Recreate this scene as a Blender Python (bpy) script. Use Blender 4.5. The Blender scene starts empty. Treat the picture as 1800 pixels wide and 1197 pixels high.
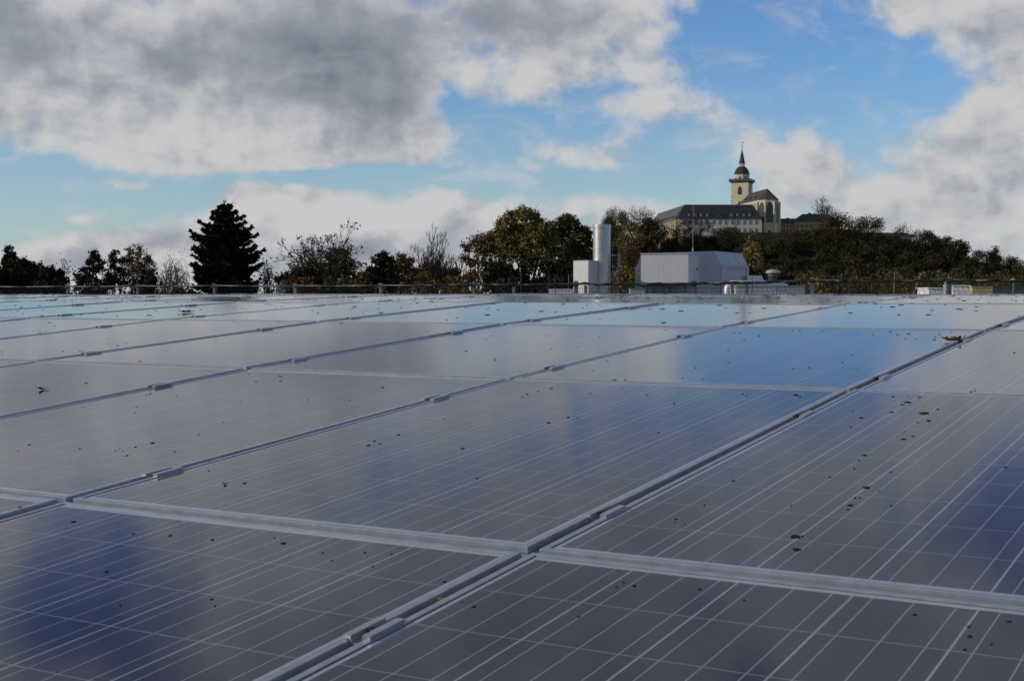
import bpy, math, random
import numpy as np
from mathutils import Vector, Matrix

S = bpy.context.scene
COL = S.collection
R = math.radians
PI = math.pi

# ------------------------------------------------------------------ camera
F = 2405.0                      # focal length in pixels of the 1800 wide photograph
YAW, PITCH = R(30.52), R(1.937)
CX, CY, CZ = 1.0228, -1.7888, 0.3867
cd = bpy.data.cameras.new('camera')
cam = bpy.data.objects.new('camera', cd)
COL.objects.link(cam)
cam.location = (CX, CY, CZ)
cam.rotation_euler = (PI / 2 - PITCH, 0, YAW)
cd.sensor_width = 36
cd.lens = F / 1800 * 36
cd.clip_start = 0.05
cd.clip_end = 12000
cd.dof.use_dof = True
cd.dof.focus_distance = 6.0
cd.dof.aperture_fstop = 22.0
S.camera = cam

# ------------------------------------------------------------------ light and sky
SUN_AZ, SUN_EL = R(101), R(21)   # degrees left of the view direction, elevation
sdir_az = YAW + SUN_AZ          # anticlockwise from +Y
sx, sy, sz = -math.sin(sdir_az) * math.cos(SUN_EL), math.cos(sdir_az) * math.cos(SUN_EL), math.sin(SUN_EL)
sl = bpy.data.lights.new('sun', 'SUN')
sl.energy = 2.3
sl.angle = R(0.5)
sl.color = (1.0, 0.87, 0.68)
so = bpy.data.objects.new('sun', sl)
COL.objects.link(so)
so.rotation_euler = Vector((sx, sy, sz)).to_track_quat('Z', 'Y').to_euler()

S.view_settings.view_transform = 'Standard'
S.view_settings.look = 'None'
S.view_settings.exposure = 0
S.view_settings.gamma = 1
S.cycles.max_bounces = 5
S.cycles.diffuse_bounces = 2
S.cycles.glossy_bounces = 3
S.cycles.transparent_max_bounces = 4
S.cycles.use_denoising = True

SKY_STRENGTH = 0.1
world = bpy.data.worlds.new('World')
S.world = world
world.use_nodes = True
wt = world.node_tree
for n in list(wt.nodes):
    wt.nodes.remove(n)


class NT:
    """small helper to wire nodes"""
    def __init__(self, tree):
        self.t = tree

    def n(self, kind, **kw):
        nd = self.t.nodes.new(kind)
        for k, v in kw.items():
            setattr(nd, k, v)
        return nd

    def put(self, sock, v):
        if hasattr(v, 'is_output'):
            self.t.links.new(v, sock)
        else:
            sock.default_value = v

    def m(self, op, a, b=0.0, c=None, clamp=False):
        nd = self.n('ShaderNodeMath', operation=op, use_clamp=clamp)
        self.put(nd.inputs[0], a)
        self.put(nd.inputs[1], b)
        if c is not None:
            self.put(nd.inputs[2], c)
        return nd.outputs[0]

    def v(self, op, a, b=(0, 0, 0)):
        nd = self.n('ShaderNodeVectorMath', operation=op)
        self.put(nd.inputs[0], a)
        self.put(nd.inputs[1], b)
        return nd.outputs['Value'] if op in ('DOT_PRODUCT', 'LENGTH') else nd.outputs['Vector']

    def mix(self, f, a, b, blend='MIX'):
        nd = self.n('ShaderNodeMix', data_type='RGBA', blend_type=blend)
        self.put(nd.inputs[0], f)
        for s, v in ((nd.inputs[6], a), (nd.inputs[7], b)):
            if isinstance(v, tuple) and len(v) == 3:
                v = v + (1,)
            self.put(s, v)
        return nd.outputs[2]

    def noise(self, vec, scale, detail=4, rough=.5, dist=0.0):
        nd = self.n('ShaderNodeTexNoise')
        self.put(nd.inputs['Vector'], vec)
        nd.inputs['Scale'].default_value = scale
        nd.inputs['Detail'].default_value = detail
        nd.inputs['Roughness'].default_value = rough
        nd.inputs['Distortion'].default_value = dist
        return nd.outputs['Fac']

    def ramp(self, f, lo, hi, smooth=True):
        nd = self.n('ShaderNodeMapRange', interpolation_type='SMOOTHSTEP' if smooth else 'LINEAR')
        self.put(nd.inputs['Value'], f)
        nd.inputs['From Min'].default_value = lo
        nd.inputs['From Max'].default_value = hi
        return nd.outputs['Result']


def skyuv(px, py):
    """azimuth right of the view direction and elevation (radians) of a pixel"""
    x, y = (px - 900) / F, (598.5 - py) / F
    cp, sp = math.cos(PITCH), math.sin(PITCH)
    fy, fz = cp + y * sp, -sp + y * cp
    return math.atan2(x, fy), math.atan2(fz, math.hypot(x, fy))


W = NT(wt)
tc = W.n('ShaderNodeTexCoord')
dvec = W.v('NORMALIZE', tc.outputs['Generated'])
vr = W.n('ShaderNodeVectorRotate', rotation_type='Z_AXIS')
W.put(vr.inputs['Vector'], dvec)
vr.inputs['Angle'].default_value = -YAW
sep = W.n('ShaderNodeSeparateXYZ')
W.put(sep.inputs[0], vr.outputs[0])
az = W.m('ARCTAN2', sep.outputs[0], sep.outputs[1])
el = W.m('ARCSINE', sep.outputs[2])
cmb = W.n('ShaderNodeCombineXYZ')
W.put(cmb.inputs[0], az)
W.put(cmb.inputs[1], el)
UV = cmb.outputs[0]

# where the sky is covered (+) or open (-): centre and radii in photograph pixels, weight
COVER = [
    (40, 170, 200, 130, .45), (330, 120, 330, 125, .66), (650, 150, 180, 105, .64), (300, 285, 80, 42, .55),
    (560, 262, 190, 42, .55), (760, 235, 50, 40, .4), (980, 40, 230, 70, .50), (960, 140, 150, 50, .12), (1130, 110, 100, 60, .28),
    (1060, 275, 140, 28, .38), (1160, 200, 110, 30, .20), (1110, 370, 160, 40, .25), (590, 400, 250, 50, .95), (830, 370, 60, 30, .4),
    (260, 440, 190, 45, .75), (430, 360, 75, 40, .6), (145, 385, 36, 10, .78), (215, 328, 42, 9, .66), (530, 350, 60, 24, .4),
    (1620, 20, 90, 55, .6), (1775, 130, 70, 110, .75), (1610, 350, 250, 80, .42), (1750, 280, 130, 100, .38),
    (1440, 285, 110, 40, .25), (1335, 240, 40, 30, .22), (900, 475, 1400, 42, 1.0), (1270, 190, 40, 40, .25), (1440, 150, 40, 60, .34),
    (130, 345, 220, 50, -.9), (20, 410, 110, 40, -.65), (600, 312, 250, 15, -.75), (795, 180, 40, 60, -.65), (870, 250, 60, 40, -.5),
    (1400, 110, 180, 90, -.72), (1260, 40, 90, 60, -.5), (950, 325, 110, 24, -.55), (1255, 320, 60, 40, -.4),
    (1210, 262, 60, 22, -.3), (1590, 165, 120, 45, -.75), (1000, 215, 90, 16, -.4), (60, 290, 90, 20, -.3), (1190, 40, 40, 60, -.3),
    # above the picture, seen only in the glass
    (900, -480, 1500, 360, .52), (60, -420, 130, 150, -.85), (1800, -390, 95, 110, -.9), (1225, -95, 150, 40, -.6),
    (260, -120, 250, 70, .5), (-500, -100, 300, 200, .4), (2300, -200, 300, 300, .4),
]
DARK = [
    (400, 115, 290, 80, .50), (660, 165, 140, 80, .50), (10, 60, 80, 70, .6), (880, 45, 200, 55, .5), (560, 60, 200, 60, .4),
    (1060, 120, 120, 60, .2), (600, 445, 280, 26, .5), (860, 410, 120, 30, .3), (560, 375, 260, 24, -.35), (1610, 350, 260, 90, .22), (120, 240, 120, 30, .25),
    (1560, 290, 140, 30, .14), (1150, 250, 120, 36, .16), (1000, -480, 1400, 340, 1.25), (430, -365, 140, 80, -.75), (281, -145, 130, 50, -.5),
    (1050, -130, 700, 85, .95), (1060, 392, 110, 24, .22),
]


def blobs(table):
    acc = 0.0
    for px, py, rx, ry, w in table:
        u0, v0 = skyuv(px, py)
        d = W.v('SUBTRACT', UV, (u0, v0, 0))
        d = W.v('MULTIPLY', d, (F / rx, F / ry, 0))
        e = W.m('EXPONENT', W.m('MULTIPLY', W.v('DOT_PRODUCT', d, d), -1.0))
        acc = W.m('MULTIPLY_ADD', e, w, acc)
    return acc


cover = blobs(COVER)
dark = blobs(DARK)


def cloudnoise(vec):
    w1 = W.n('ShaderNodeTexNoise')
    W.put(w1.inputs['Vector'], vec)
    w1.inputs['Scale'].default_value = 22
    w1.inputs['Detail'].default_value = 3
    off = W.v('MULTIPLY', W.v('SUBTRACT', w1.outputs['Color'], (.5, .5, .5)), (.022, .018, 0))
    p = W.v('ADD', vec, off)
    a = W.noise(W.v('MULTIPLY', p, (1, 1.5, 1)), 11, 7, .52)
    b = W.noise(W.v('MULTIPLY', W.v('ADD', p, (3.1, 1.7, 0)), (1, 1.35, 1)), 27, 6, .55)
    c = W.noise(W.v('ADD', p, (7.3, 2.9, 0)), 80, 5, .6)
    return W.m('ADD', W.m('ADD', W.m('MULTIPLY', a, .62), W.m('MULTIPLY', b, .28)), W.m('MULTIPLY', c, .10))


n0 = cloudnoise(UV)
n1 = cloudnoise(W.v('ADD', UV, (-.008, .013, 0)))
dens = W.m('ADD', W.m('MULTIPLY', W.m('SUBTRACT', n0, .5), 3.6), W.m('ADD', cover, .02))
wispn = W.noise(W.v('MULTIPLY', W.v('ADD', UV, (5, 3, 0)), (1, 1.9, 1)), 16, 6, .62, .6)
wisp = W.m('MULTIPLY', W.ramp(wispn, .47, .76), .6)
alpha = W.m('MAXIMUM', W.ramp(dens, -.12, .46), wisp)
relief = W.m('MULTIPLY', W.m('SUBTRACT', n0, n1), 2.9)
thick = W.ramp(dens, .10, 1.1)
drk = W.m('MULTIPLY', dark, W.m('MULTIPLY_ADD', thick, .70, .25))
drk = W.m('ADD', drk, W.m('MULTIPLY', thick, .10))
drk = W.m('SUBTRACT', W.m('ADD', drk, .0), relief)
drk = W.m('ADD', drk, W.m('MULTIPLY', W.m('SUBTRACT', .5, n0), .7))
cl_col = W.mix(W.ramp(drk, -.10, .64), (.575, .575, .575), (.30, .32, .38))
cl_col = W.mix(W.ramp(drk, .40, 1.35), cl_col, (.150, .163, .208))
st = W.n('ShaderNodeTexSky', sky_type='NISHITA')
st.sun_disc = False
st.sun_elevation = SUN_EL
st.sun_rotation = -sdir_az
st.altitude = 80
st.air_density = 1.0
st.dust_density = .3
st.ozone_density = 1.5
tint = W.mix(W.ramp(el, .04, .20), (.64, .90, 1.16), (.62, .87, 1.24))
tint = W.mix(W.ramp(el, .20, .42), tint, (.30, .37, .66))
blue = W.mix(1.0, st.outputs[0], tint, 'MULTIPLY')
inv = 1.0 / SKY_STRENGTH
cl_up = W.v('MULTIPLY', cl_col, (inv, inv, inv))
blue = W.mix(W.m('MULTIPLY', W.m('SUBTRACT', 1.0, W.ramp(el, .0, .17)), .42), blue, (4.9, 5.5, 5.8))
skycol = W.mix(W.m('MULTIPLY', alpha, .985), blue, cl_up)
bg = W.n('ShaderNodeBackground')
W.put(bg.inputs['Color'], skycol)
bg.inputs['Strength'].default_value = SKY_STRENGTH
wo = W.n('ShaderNodeOutputWorld')
wt.links.new(bg.outputs[0], wo.inputs[0])
world.cycles.sampling_method = 'MANUAL'
world.cycles.sample_map_resolution = 512


# ------------------------------------------------------------------ helpers
def at(px, py, D):
    """world point seen at a photograph pixel, D metres along the view direction on the ground"""
    x, y = (px - 900) / F, (598.5 - py) / F
    cp, sp = math.cos(PITCH), math.sin(PITCH)
    fy, fz = cp + y * sp, -sp + y * cp
    k = D / fy
    lx, ly, lz = x * k, D, fz * k
    c, s = math.cos(YAW), math.sin(YAW)
    return Vector((CX + lx * c - ly * s, CY + lx * s + ly * c, CZ + lz))


def lat(px, py, D):
    """sideways and upward metres of a pixel at depth D, in the view-aligned frame at the camera's foot"""
    x, y = (px - 900) / F, (598.5 - py) / F
    cp, sp = math.cos(PITCH), math.sin(PITCH)
    k = D / (cp + y * sp)
    return x * k, CZ + (-sp + y * cp) * k


def toscreen(p):
    d = Vector(p) - Vector((CX, CY, CZ))
    c, s = math.cos(YAW), math.sin(YAW)
    rx, fy = d.x * c + d.y * s, -d.x * s + d.y * c
    cp, sp = math.cos(PITCH), math.sin(PITCH)
    zc, uc = fy * cp - d.z * sp, fy * sp + d.z * cp
    if zc <= .01:
        return None
    return 900 + F * rx / zc, 598.5 - F * uc / zc


class MB:
    def __init__(self):
        self.v, self.f = [], []

    def add(self, vs, fs):
        o = len(self.v)
        self.v += [tuple(p) for p in vs]
        self.f += [tuple(i + o for i in q) for q in fs]

    def box(self, c, s, rz=0.0):
        hx, hy, hz = s[0] / 2, s[1] / 2, s[2] / 2
        ca, sa = math.cos(rz), math.sin(rz)
        vs = []
        for z in (-hz, hz):
            for x, y in ((-hx, -hy), (hx, -hy), (hx, hy), (-hx, hy)):
                vs.append((c[0] + x * ca - y * sa, c[1] + x * sa + y * ca, c[2] + z))
        self.add(vs, [(3, 2, 1, 0), (4, 5, 6, 7), (0, 1, 5, 4), (1, 2, 6, 5), (2, 3, 7, 6), (3, 0, 4, 7)])

    def bx(self, x0, x1, y0, y1, z0, z1):
        self.box(((x0 + x1) / 2, (y0 + y1) / 2, (z0 + z1) / 2), (x1 - x0, y1 - y0, z1 - z0))

    def hexa(self, lo, hi):
        """two quads (lists of four points, same winding) joined to a closed block"""
        self.add(list(lo) + list(hi), [(3, 2, 1, 0), (4, 5, 6, 7), (0, 1, 5, 4), (1, 2, 6, 5), (2, 3, 7, 6), (3, 0, 4, 7)])

    def loft(self, rings, cap=True):
        n = len(rings[0])
        o = len(self.v)
        for r in rings:
            self.v += [tuple(p) for p in r]
        for k in range(len(rings) - 1):
            for i in range(n):
                j = (i + 1) % n
                self.f.append((o + k * n + i, o + k * n + j, o + (k + 1) * n + j, o + (k + 1) * n + i))
        if cap:
            self.f.append(tuple(o + i for i in reversed(range(n))))
            self.f.append(tuple(o + (len(rings) - 1) * n + i for i in range(n)))

    def lathe(self, prof, n=16, c=(0, 0), a0=0.0):
        rings = [[(c[0] + r * math.cos(a0 + 2 * PI * i / n), c[1] + r * math.sin(a0 + 2 * PI * i / n), z) for i in range(n)]
                 for r, z in prof]
        self.loft(rings)

    def tube(self, p0, p1, r0, r1=None, n=6):
        r1 = r0 if r1 is None else r1
        p0, p1 = Vector(p0), Vector(p1)
        d = (p1 - p0)
        if d.length < 1e-6:
            return
        d.normalize()
        a = d.orthogonal().normalized()
        b = d.cross(a)
        self.loft([[p0 + (a * math.cos(2 * PI * i / n) + b * math.sin(2 * PI * i / n)) * r0 for i in range(n)],
                   [p1 + (a * math.cos(2 * PI * i / n) + b * math.sin(2 * PI * i / n)) * r1 for i in range(n)]])

    def path(self, pts, r, n=6):
        for a, b in zip(pts[:-1], pts[1:]):
            self.tube(a, b, r, r, n)

    def build(self, name, m=None, parent=None, smooth=False):
        me = bpy.data.meshes.new(name)
        me.from_pydata(self.v, [], self.f)
        me.update()
        return link(name, me, m, parent, smooth)


def link(name, me, m=None, parent=None, smooth=False):
    o = bpy.data.objects.new(name, me)
    COL.objects.link(o)
    if m:
        me.materials.append(m)
    if parent:
        o.parent = parent
    if smooth:
        me.polygons.foreach_set('use_smooth', [True] * len(me.polygons))
    return o


def quads(name, P, m, parent=None):
    """P: (n,4,3) array of quads"""
    n = len(P)
    me = bpy.data.meshes.new(name)
    me.vertices.add(4 * n)
    me.vertices.foreach_set('co', np.ascontiguousarray(P, dtype=np.float32).ravel())
    me.loops.add(4 * n)
    me.loops.foreach_set('vertex_index', np.arange(4 * n, dtype=np.int32))
    me.polygons.add(n)
    me.polygons.foreach_set('loop_start', np.arange(0, 4 * n, 4, dtype=np.int32))
    me.update(calc_edges=True)
    me.validate()
    return link(name, me, m, parent)


def tag(o, label=None, cat=None, group=None, kind=None):
    if label:
        o['label'] = label
    if cat:
        o['category'] = cat
    if group:
        o['group'] = group
    if kind:
        o['kind'] = kind
    return o


def thing(name, loc, label, cat, group=None, rz=YAW):
    o = bpy.data.objects.new(name, None)
    COL.objects.link(o)
    o.location = loc
    o.rotation_euler = (0, 0, rz)
    o.empty_display_size = .3
    return tag(o, label, cat, group)


ORD = ['nearest', 'second', 'third', 'fourth', 'fifth', 'sixth', 'seventh', 'eighth', 'ninth', 'tenth', 'eleventh', 'twelfth',
       'thirteenth', 'fourteenth', 'fifteenth', 'sixteenth', 'seventeenth', 'eighteenth', 'nineteenth', 'twentieth',
       'twenty-first', 'twenty-second', 'twenty-third', 'twenty-fourth']

# ------------------------------------------------------------------ materials
MATS = {}


def mat(name, col, rough=.6, metal=0.0, var=.0, scale=4.0, spec=.4, bump=0.0, bscale=30.0, col2=None):
    m = bpy.data.materials.new(name)
    m.use_nodes = True
    T = NT(m.node_tree)
    b = m.node_tree.nodes['Principled BSDF']
    b.inputs['Roughness'].default_value = rough
    b.inputs['Metallic'].default_value = metal
    b.inputs['Specular IOR Level'].default_value = spec
    tcn = T.n('ShaderNodeTexCoord')
    if var or col2:
        f = T.noise(tcn.outputs['Object'], scale, 5, .6)
        c2 = col2 or tuple(c * (1 - var) for c in col)
        c1 = col if col2 else tuple(min(1, c * (1 + var)) for c in col)
        T.put(b.inputs['Base Color'], T.mix(T.ramp(f, .32, .68), c2, c1))
    else:
        b.inputs['Base Color'].default_value = (*col, 1)
    if bump:
        bn = T.n('ShaderNodeBump')
        bn.inputs['Strength'].default_value = bump
        T.put(bn.inputs['Height'], T.noise(tcn.outputs['Object'], bscale, 5, .6))
        T.put(b.inputs['Normal'], bn.outputs[0])
    MATS[name] = m
    return m


def leafmat(name, a, b_, scale=.35):
    m = bpy.data.materials.new(name)
    m.use_nodes = True
    T = NT(m.node_tree)
    b = m.node_tree.nodes['Principled BSDF']
    b.inputs['Roughness'].default_value = .7
    b.inputs['Specular IOR Level'].default_value = .15
    tcn = T.n('ShaderNodeTexCoord')
    g = T.n('ShaderNodeNewGeometry')
    f = T.noise(tcn.outputs['Object'], scale, 4, .6)
    f = T.m('ADD', T.m('MULTIPLY', f, .82), T.m('MULTIPLY', g.outputs['Random Per Island'], .18))
    T.put(b.inputs['Base Color'], T.mix(T.ramp(f, .35, .65), a, b_))
    return m


ALU = mat('anodised_aluminium', (.34, .385, .455), .40, .45, .14, 24, .5)
ALU_B = mat('bright_aluminium', (.38, .40, .43), .35, .5, .06, 20, .5)
STEEL = mat('galvanised_steel', (.11, .115, .12), .5, .4, .25, 12)
DARKSTEEL = mat('dark_steel', (.07, .075, .08), .5, .5, .15, 12)
DIRT = mat('dried_dark_dirt', (.012, .011, .012), .75, 0, .3, 60, .2)
ROOFING = mat('grey_roof_sheet', (.10, .105, .11), .6, 0, .2, 3)

# glass over cells: the cell grid is a surface pattern of the pane
PNX, PNY = .992, 1.640
LIP = .012


def panel_material():
    m = bpy.data.materials.new('solar_cells_under_glass')
    m.use_nodes = True
    T = NT(m.node_tree)
    b = m.node_tree.nodes['Principled BSDF']
    tcn = T.n('ShaderNodeTexCoord')
    oi = T.n('ShaderNodeObjectInfo')
    s = T.n('ShaderNodeSeparateXYZ')
    T.put(s.inputs[0], tcn.outputs['Object'])
    X, Y = s.outputs[0], s.outputs[1]
    pitch = .1585
    x0, y0 = (PNX - 6 * pitch) / 2, (PNY - 10 * pitch) / 2
    u = T.m('DIVIDE', T.m('SUBTRACT', X, x0), pitch)
    v = T.m('DIVIDE', T.m('SUBTRACT', Y, y0), pitch)
    fu, fv = T.m('FRACT', u), T.m('FRACT', v)

    def near(f, c, hw):
        return T.m('LESS_THAN', T.m('ABSOLUTE', T.m('SUBTRACT', f, c)), hw)
    gapx = T.m('GREATER_THAN', T.m('ABSOLUTE', T.m('SUBTRACT', fu, .5)), .5 - .0105)
    gapy = T.m('GREATER_THAN', T.m('ABSOLUTE', T.m('SUBTRACT', fv, .5)), .5 - .0085)
    bus = T.m('MAXIMUM', T.m('MAXIMUM', near(fu, 1 / 6, .0065), near(fu, .5, .0065)), near(fu, 5 / 6, .0065))
    inx = T.m('LESS_THAN', T.m('ABSOLUTE', T.m('SUBTRACT', u, 3.0)), 3.0)
    iny = T.m('LESS_THAN', T.m('ABSOLUTE', T.m('SUBTRACT', v, 5.0)), 5.0)
    inside = T.m('MULTIPLY', inx, iny)
    vo = T.n('ShaderNodeTexVoronoi')
    T.put(vo.inputs['Vector'], tcn.outputs['Object'])
    vo.inputs['Scale'].default_value = 85
    sc = T.n('ShaderNodeSeparateColor')
    T.put(sc.inputs[0], vo.outputs['Color'])
    grain = T.mix(sc.outputs[0], (.007, .009, .022), (.013, .015, .032))
    cb = T.n('ShaderNodeCombineXYZ')
    T.put(cb.inputs[0], T.m('FLOOR', u))
    T.put(cb.inputs[1], T.m('FLOOR', v))
    T.put(cb.inputs[2], T.m('MULTIPLY', oi.outputs['Random'], 37.0))
    wn = T.n('ShaderNodeTexWhiteNoise')
    T.put(wn.inputs['Vector'], cb.outputs[0])
    cell = T.mix(T.m('MULTIPLY', wn.outputs['Value'], .8), grain, (.020, .014, .030))
    c = T.mix(gapy, cell, (.17, .18, .22))
    c = T.mix(bus, c, (.23, .24, .28))
    c = T.mix(gapx, c, (.27, .30, .40))
    c = T.mix(inside, (.36, .38, .45), c)
    ex = T.m('SUBTRACT', T.m('ABSOLUTE', T.m('SUBTRACT', X, PNX / 2)), PNX / 2 - LIP - .0032)
    ey = T.m('SUBTRACT', T.m('ABSOLUTE', T.m('SUBTRACT', Y, PNY / 2)), PNY / 2 - LIP - .0032)
    seal = T.m('GREATER_THAN', T.m('MAXIMUM', ex, ey), 0.0)
    c = T.mix(seal, c, (.03, .032, .036))
    # a thin film of dust lies on the glass
    sep_n = T.noise(tcn.outputs['Object'], 5, 6, .65)
    dust = T.m('MULTIPLY', T.ramp(sep_n, .30, .75), .055)
    grime = T.m('MULTIPLY', T.m('SUBTRACT', 1.0, T.ramp(T.m('ADD', Y, T.m('MULTIPLY', T.noise(tcn.outputs['Object'], 14, 5, .6), .10)), .06, .17)), .10)
    dust = T.m('ADD', dust, grime)
    c = T.mix(T.m('ADD', dust, .01), c, (.22, .24, .33))
    T.put(b.inputs['Base Color'], c)
    b.inputs['IOR'].default_value = 1.52
    b.inputs['Specular Tint'].default_value = (.74, .80, 1.0, 1)   # anti-reflex coating
    rr = T.m('ADD', T.m('MULTIPLY', sep_n, .06), .065)
    T.put(b.inputs['Roughness'], rr)
    # slight waviness of the pane and the fine texture of solar glass
    bn = T.n('ShaderNodeBump')
    bn.inputs['Strength'].default_value = .06
    bn.inputs['Distance'].default_value = .0010
    st_ = T.v('MULTIPLY', tcn.outputs['Object'], (18, 260, 1))
    T.put(bn.inputs['Height'], T.noise(st_, 1.0, 3, .6))
    T.put(b.inputs['Normal'], bn.outputs[0])
    return m


GLASS = panel_material()

# ------------------------------------------------------------------ roof profile under the array
PW, PL = 1.012, 1.66
TILT = {-3: 7.6, -2: 6.9, -1: 6.1, 0: 5.43, 1: 4.93, 2: 3.986, 3: 2.741, 4: 1.42, 5: .28, 6: -.9, 7: -2.1, 8: -3.2, 9: -4.3, 10: -5.2, 11: -6.0}
PROF = {1: (0.0, 0.0)}           # joint b -> (y, z) ; joint b is the near edge of row b
for b_ in range(1, 12):
    y, z = PROF[b_]
    t = R(TILT[b_])
    PROF[b_ + 1] = (y + PL * math.cos(t), z + PL * math.sin(t))
for b_ in range(1, -3, -1):
    y, z = PROF[b_]
    t = R(TILT[b_ - 1])
    PROF[b_ - 1] = (y - PL * math.cos(t), z - PL * math.sin(t))

FENCE_Y = 18.3
GROUND_Z = -7.0

ground = MB()
ground.bx(-4000, 4000, -1500, 6500, GROUND_Z - 1, GROUND_Z)
GRASS = mat('dull_autumn_grass', (.045, .055, .022), .9, 0, 0, .05, .1, col2=(.07, .06, .03))
g = ground.build('ground', GRASS)
tag(g, kind='structure')

hallroot = thing('vaulted_hall', (0, 0, 0), 'building with low vaulted roof under the solar panels, fence along its far edge', 'building', rz=0)
rb = MB()
ys = [PROF[k] for k in range(-2, 13)]
X0, X1 = -48.0, 14.0
for (ya, za), (yb, zb) in zip(ys[:-1], ys[1:]):
    lo = [(X0, ya, za - .26), (X1, ya, za - .26), (X1, yb, zb - .26), (X0, yb, zb - .26)]
    hi = [(X0, ya, za - .052), (X1, ya, za - .052), (X1, yb, zb - .052), (X0, yb, zb - .052)]
    rb.hexa(lo, hi)
rb.build('roof', ROOFING, hallroot)
wb = MB()
zend = PROF[12][1] - .27
znear = PROF[-2][1] - .27
wb.bx(X0 + .1, X1 - .1, PROF[12][0] - .3, PROF[12][0] - .05, GROUND_Z, zend)
wb.bx(X0 + .1, X1 - .1, PROF[-2][0] + .05, PROF[-2][0] + .3, GROUND_Z, znear)
for xx in (X0 + .1, X1 - .35):
    wb.bx(xx, xx + .25, PROF[-2][0] + .31, PROF[12][0] - .31, GROUND_Z, znear)
wb.build('wall', mat('grey_render', (.3, .3, .29), .8, 0, .1, 1), hallroot)

# ------------------------------------------------------------------ solar panels
rng = random.Random(7)


def frame_bm():
    """aluminium frame: side wall with a groove, top lip over the glass, mitred all round"""
    prof = [(0, -.040), (0, -.0165), (.0022, -.0150), (.0022, -.0115), (0, -.0100), (0, -.0008), (.0008, 0), (LIP - .0006, 0),
            (LIP, -.0006), (LIP, -.0060), (.0035, -.0060), (.0035, -.038), (.022, -.038), (.022, -.040)]
    m = MB()
    rings = []
    for sx_, sy_ in ((0, 0), (1, 0), (1, 1), (0, 1)):
        rings.append([((d if sx_ == 0 else PNX - d), (d if sy_ == 0 else PNY - d), z) for d, z in prof])
    n = len(prof)
    vs = [p for r in rings for p in r]
    fs = []
    for k in range(4):
        k2 = (k + 1) % 4
        for i in range(n):
            j = (i + 1) % n
            fs.append((k * n + i, k2 * n + i, k2 * n + j, k * n + j))
    m.add(vs, fs)
    return m


def glass_bm():
    m = MB()
    m.bx(.0036, PNX - .0036, .0036, PNY - .0036, -.0058, -.0018)
    # closed pane whose top lies 1.8 mm under the lip; keep clear of the lip itself
    m = MB()
    e = LIP + .0003
    m.bx(e, PNX - e, e, PNY - e, -.0075, -.0018)
    return m


frame_me = glass_me = None


def visible(pts, mx=30, my=30, top=440):
    for p in pts:
        s = toscreen(p)
        if s and -mx < s[0] < 1800 + mx and top < s[1] < 1197 + my:
            return True
    return False


panels = {}
for row in range(-1, 7):
    ya, za = PROF[row]
    t = R(TILT[row])
    vis = []
    for c in range(-2, 26):
        # column c lies to the left of the seam c, c = 1 is the seam through the middle of the picture
        xl = -c * PW + (PW - PNX) / 2
        M = Matrix.Translation((xl, ya, za)) @ Matrix.Rotation(t, 4, 'X') @ Matrix.Translation((0, (PL - PNY) / 2, 0))
        pts = [M @ Vector((PNX * i / 6, PNY * j / 10, 0)) for i in range(7) for j in range(11)]
        if row >= 6 or not visible(pts, 2, 2):
            continue
        vis.append((c, M))
    for k, (c, M) in enumerate(vis):          # c grows to the left
        panels[(row, c)] = (M, k, len(vis))

wob = random.Random(21)
SPECKS = {}


def ray_to_panel(px, py):
    """which panel and where on it a pixel falls"""
    o = Vector((CX, CY, CZ))
    d = (at(px, py, 1.0) - o).normalized()
    best = None
    for key, (M, k, n) in panels.items():
        Mi = M.inverted()
        oo, dd = Mi @ o, (Mi.to_3x3() @ d)
        if abs(dd.z) < 1e-9:
            continue
        s = -oo.z / dd.z
        if s <= 0:
            continue
        h = oo + dd * s
        if -.01 < h.x < PNX + .01 and -.008 < h.y < PNY + .008:
            if best is None or s < best[1]:
                best = (key, s, h)
    return best


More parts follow.
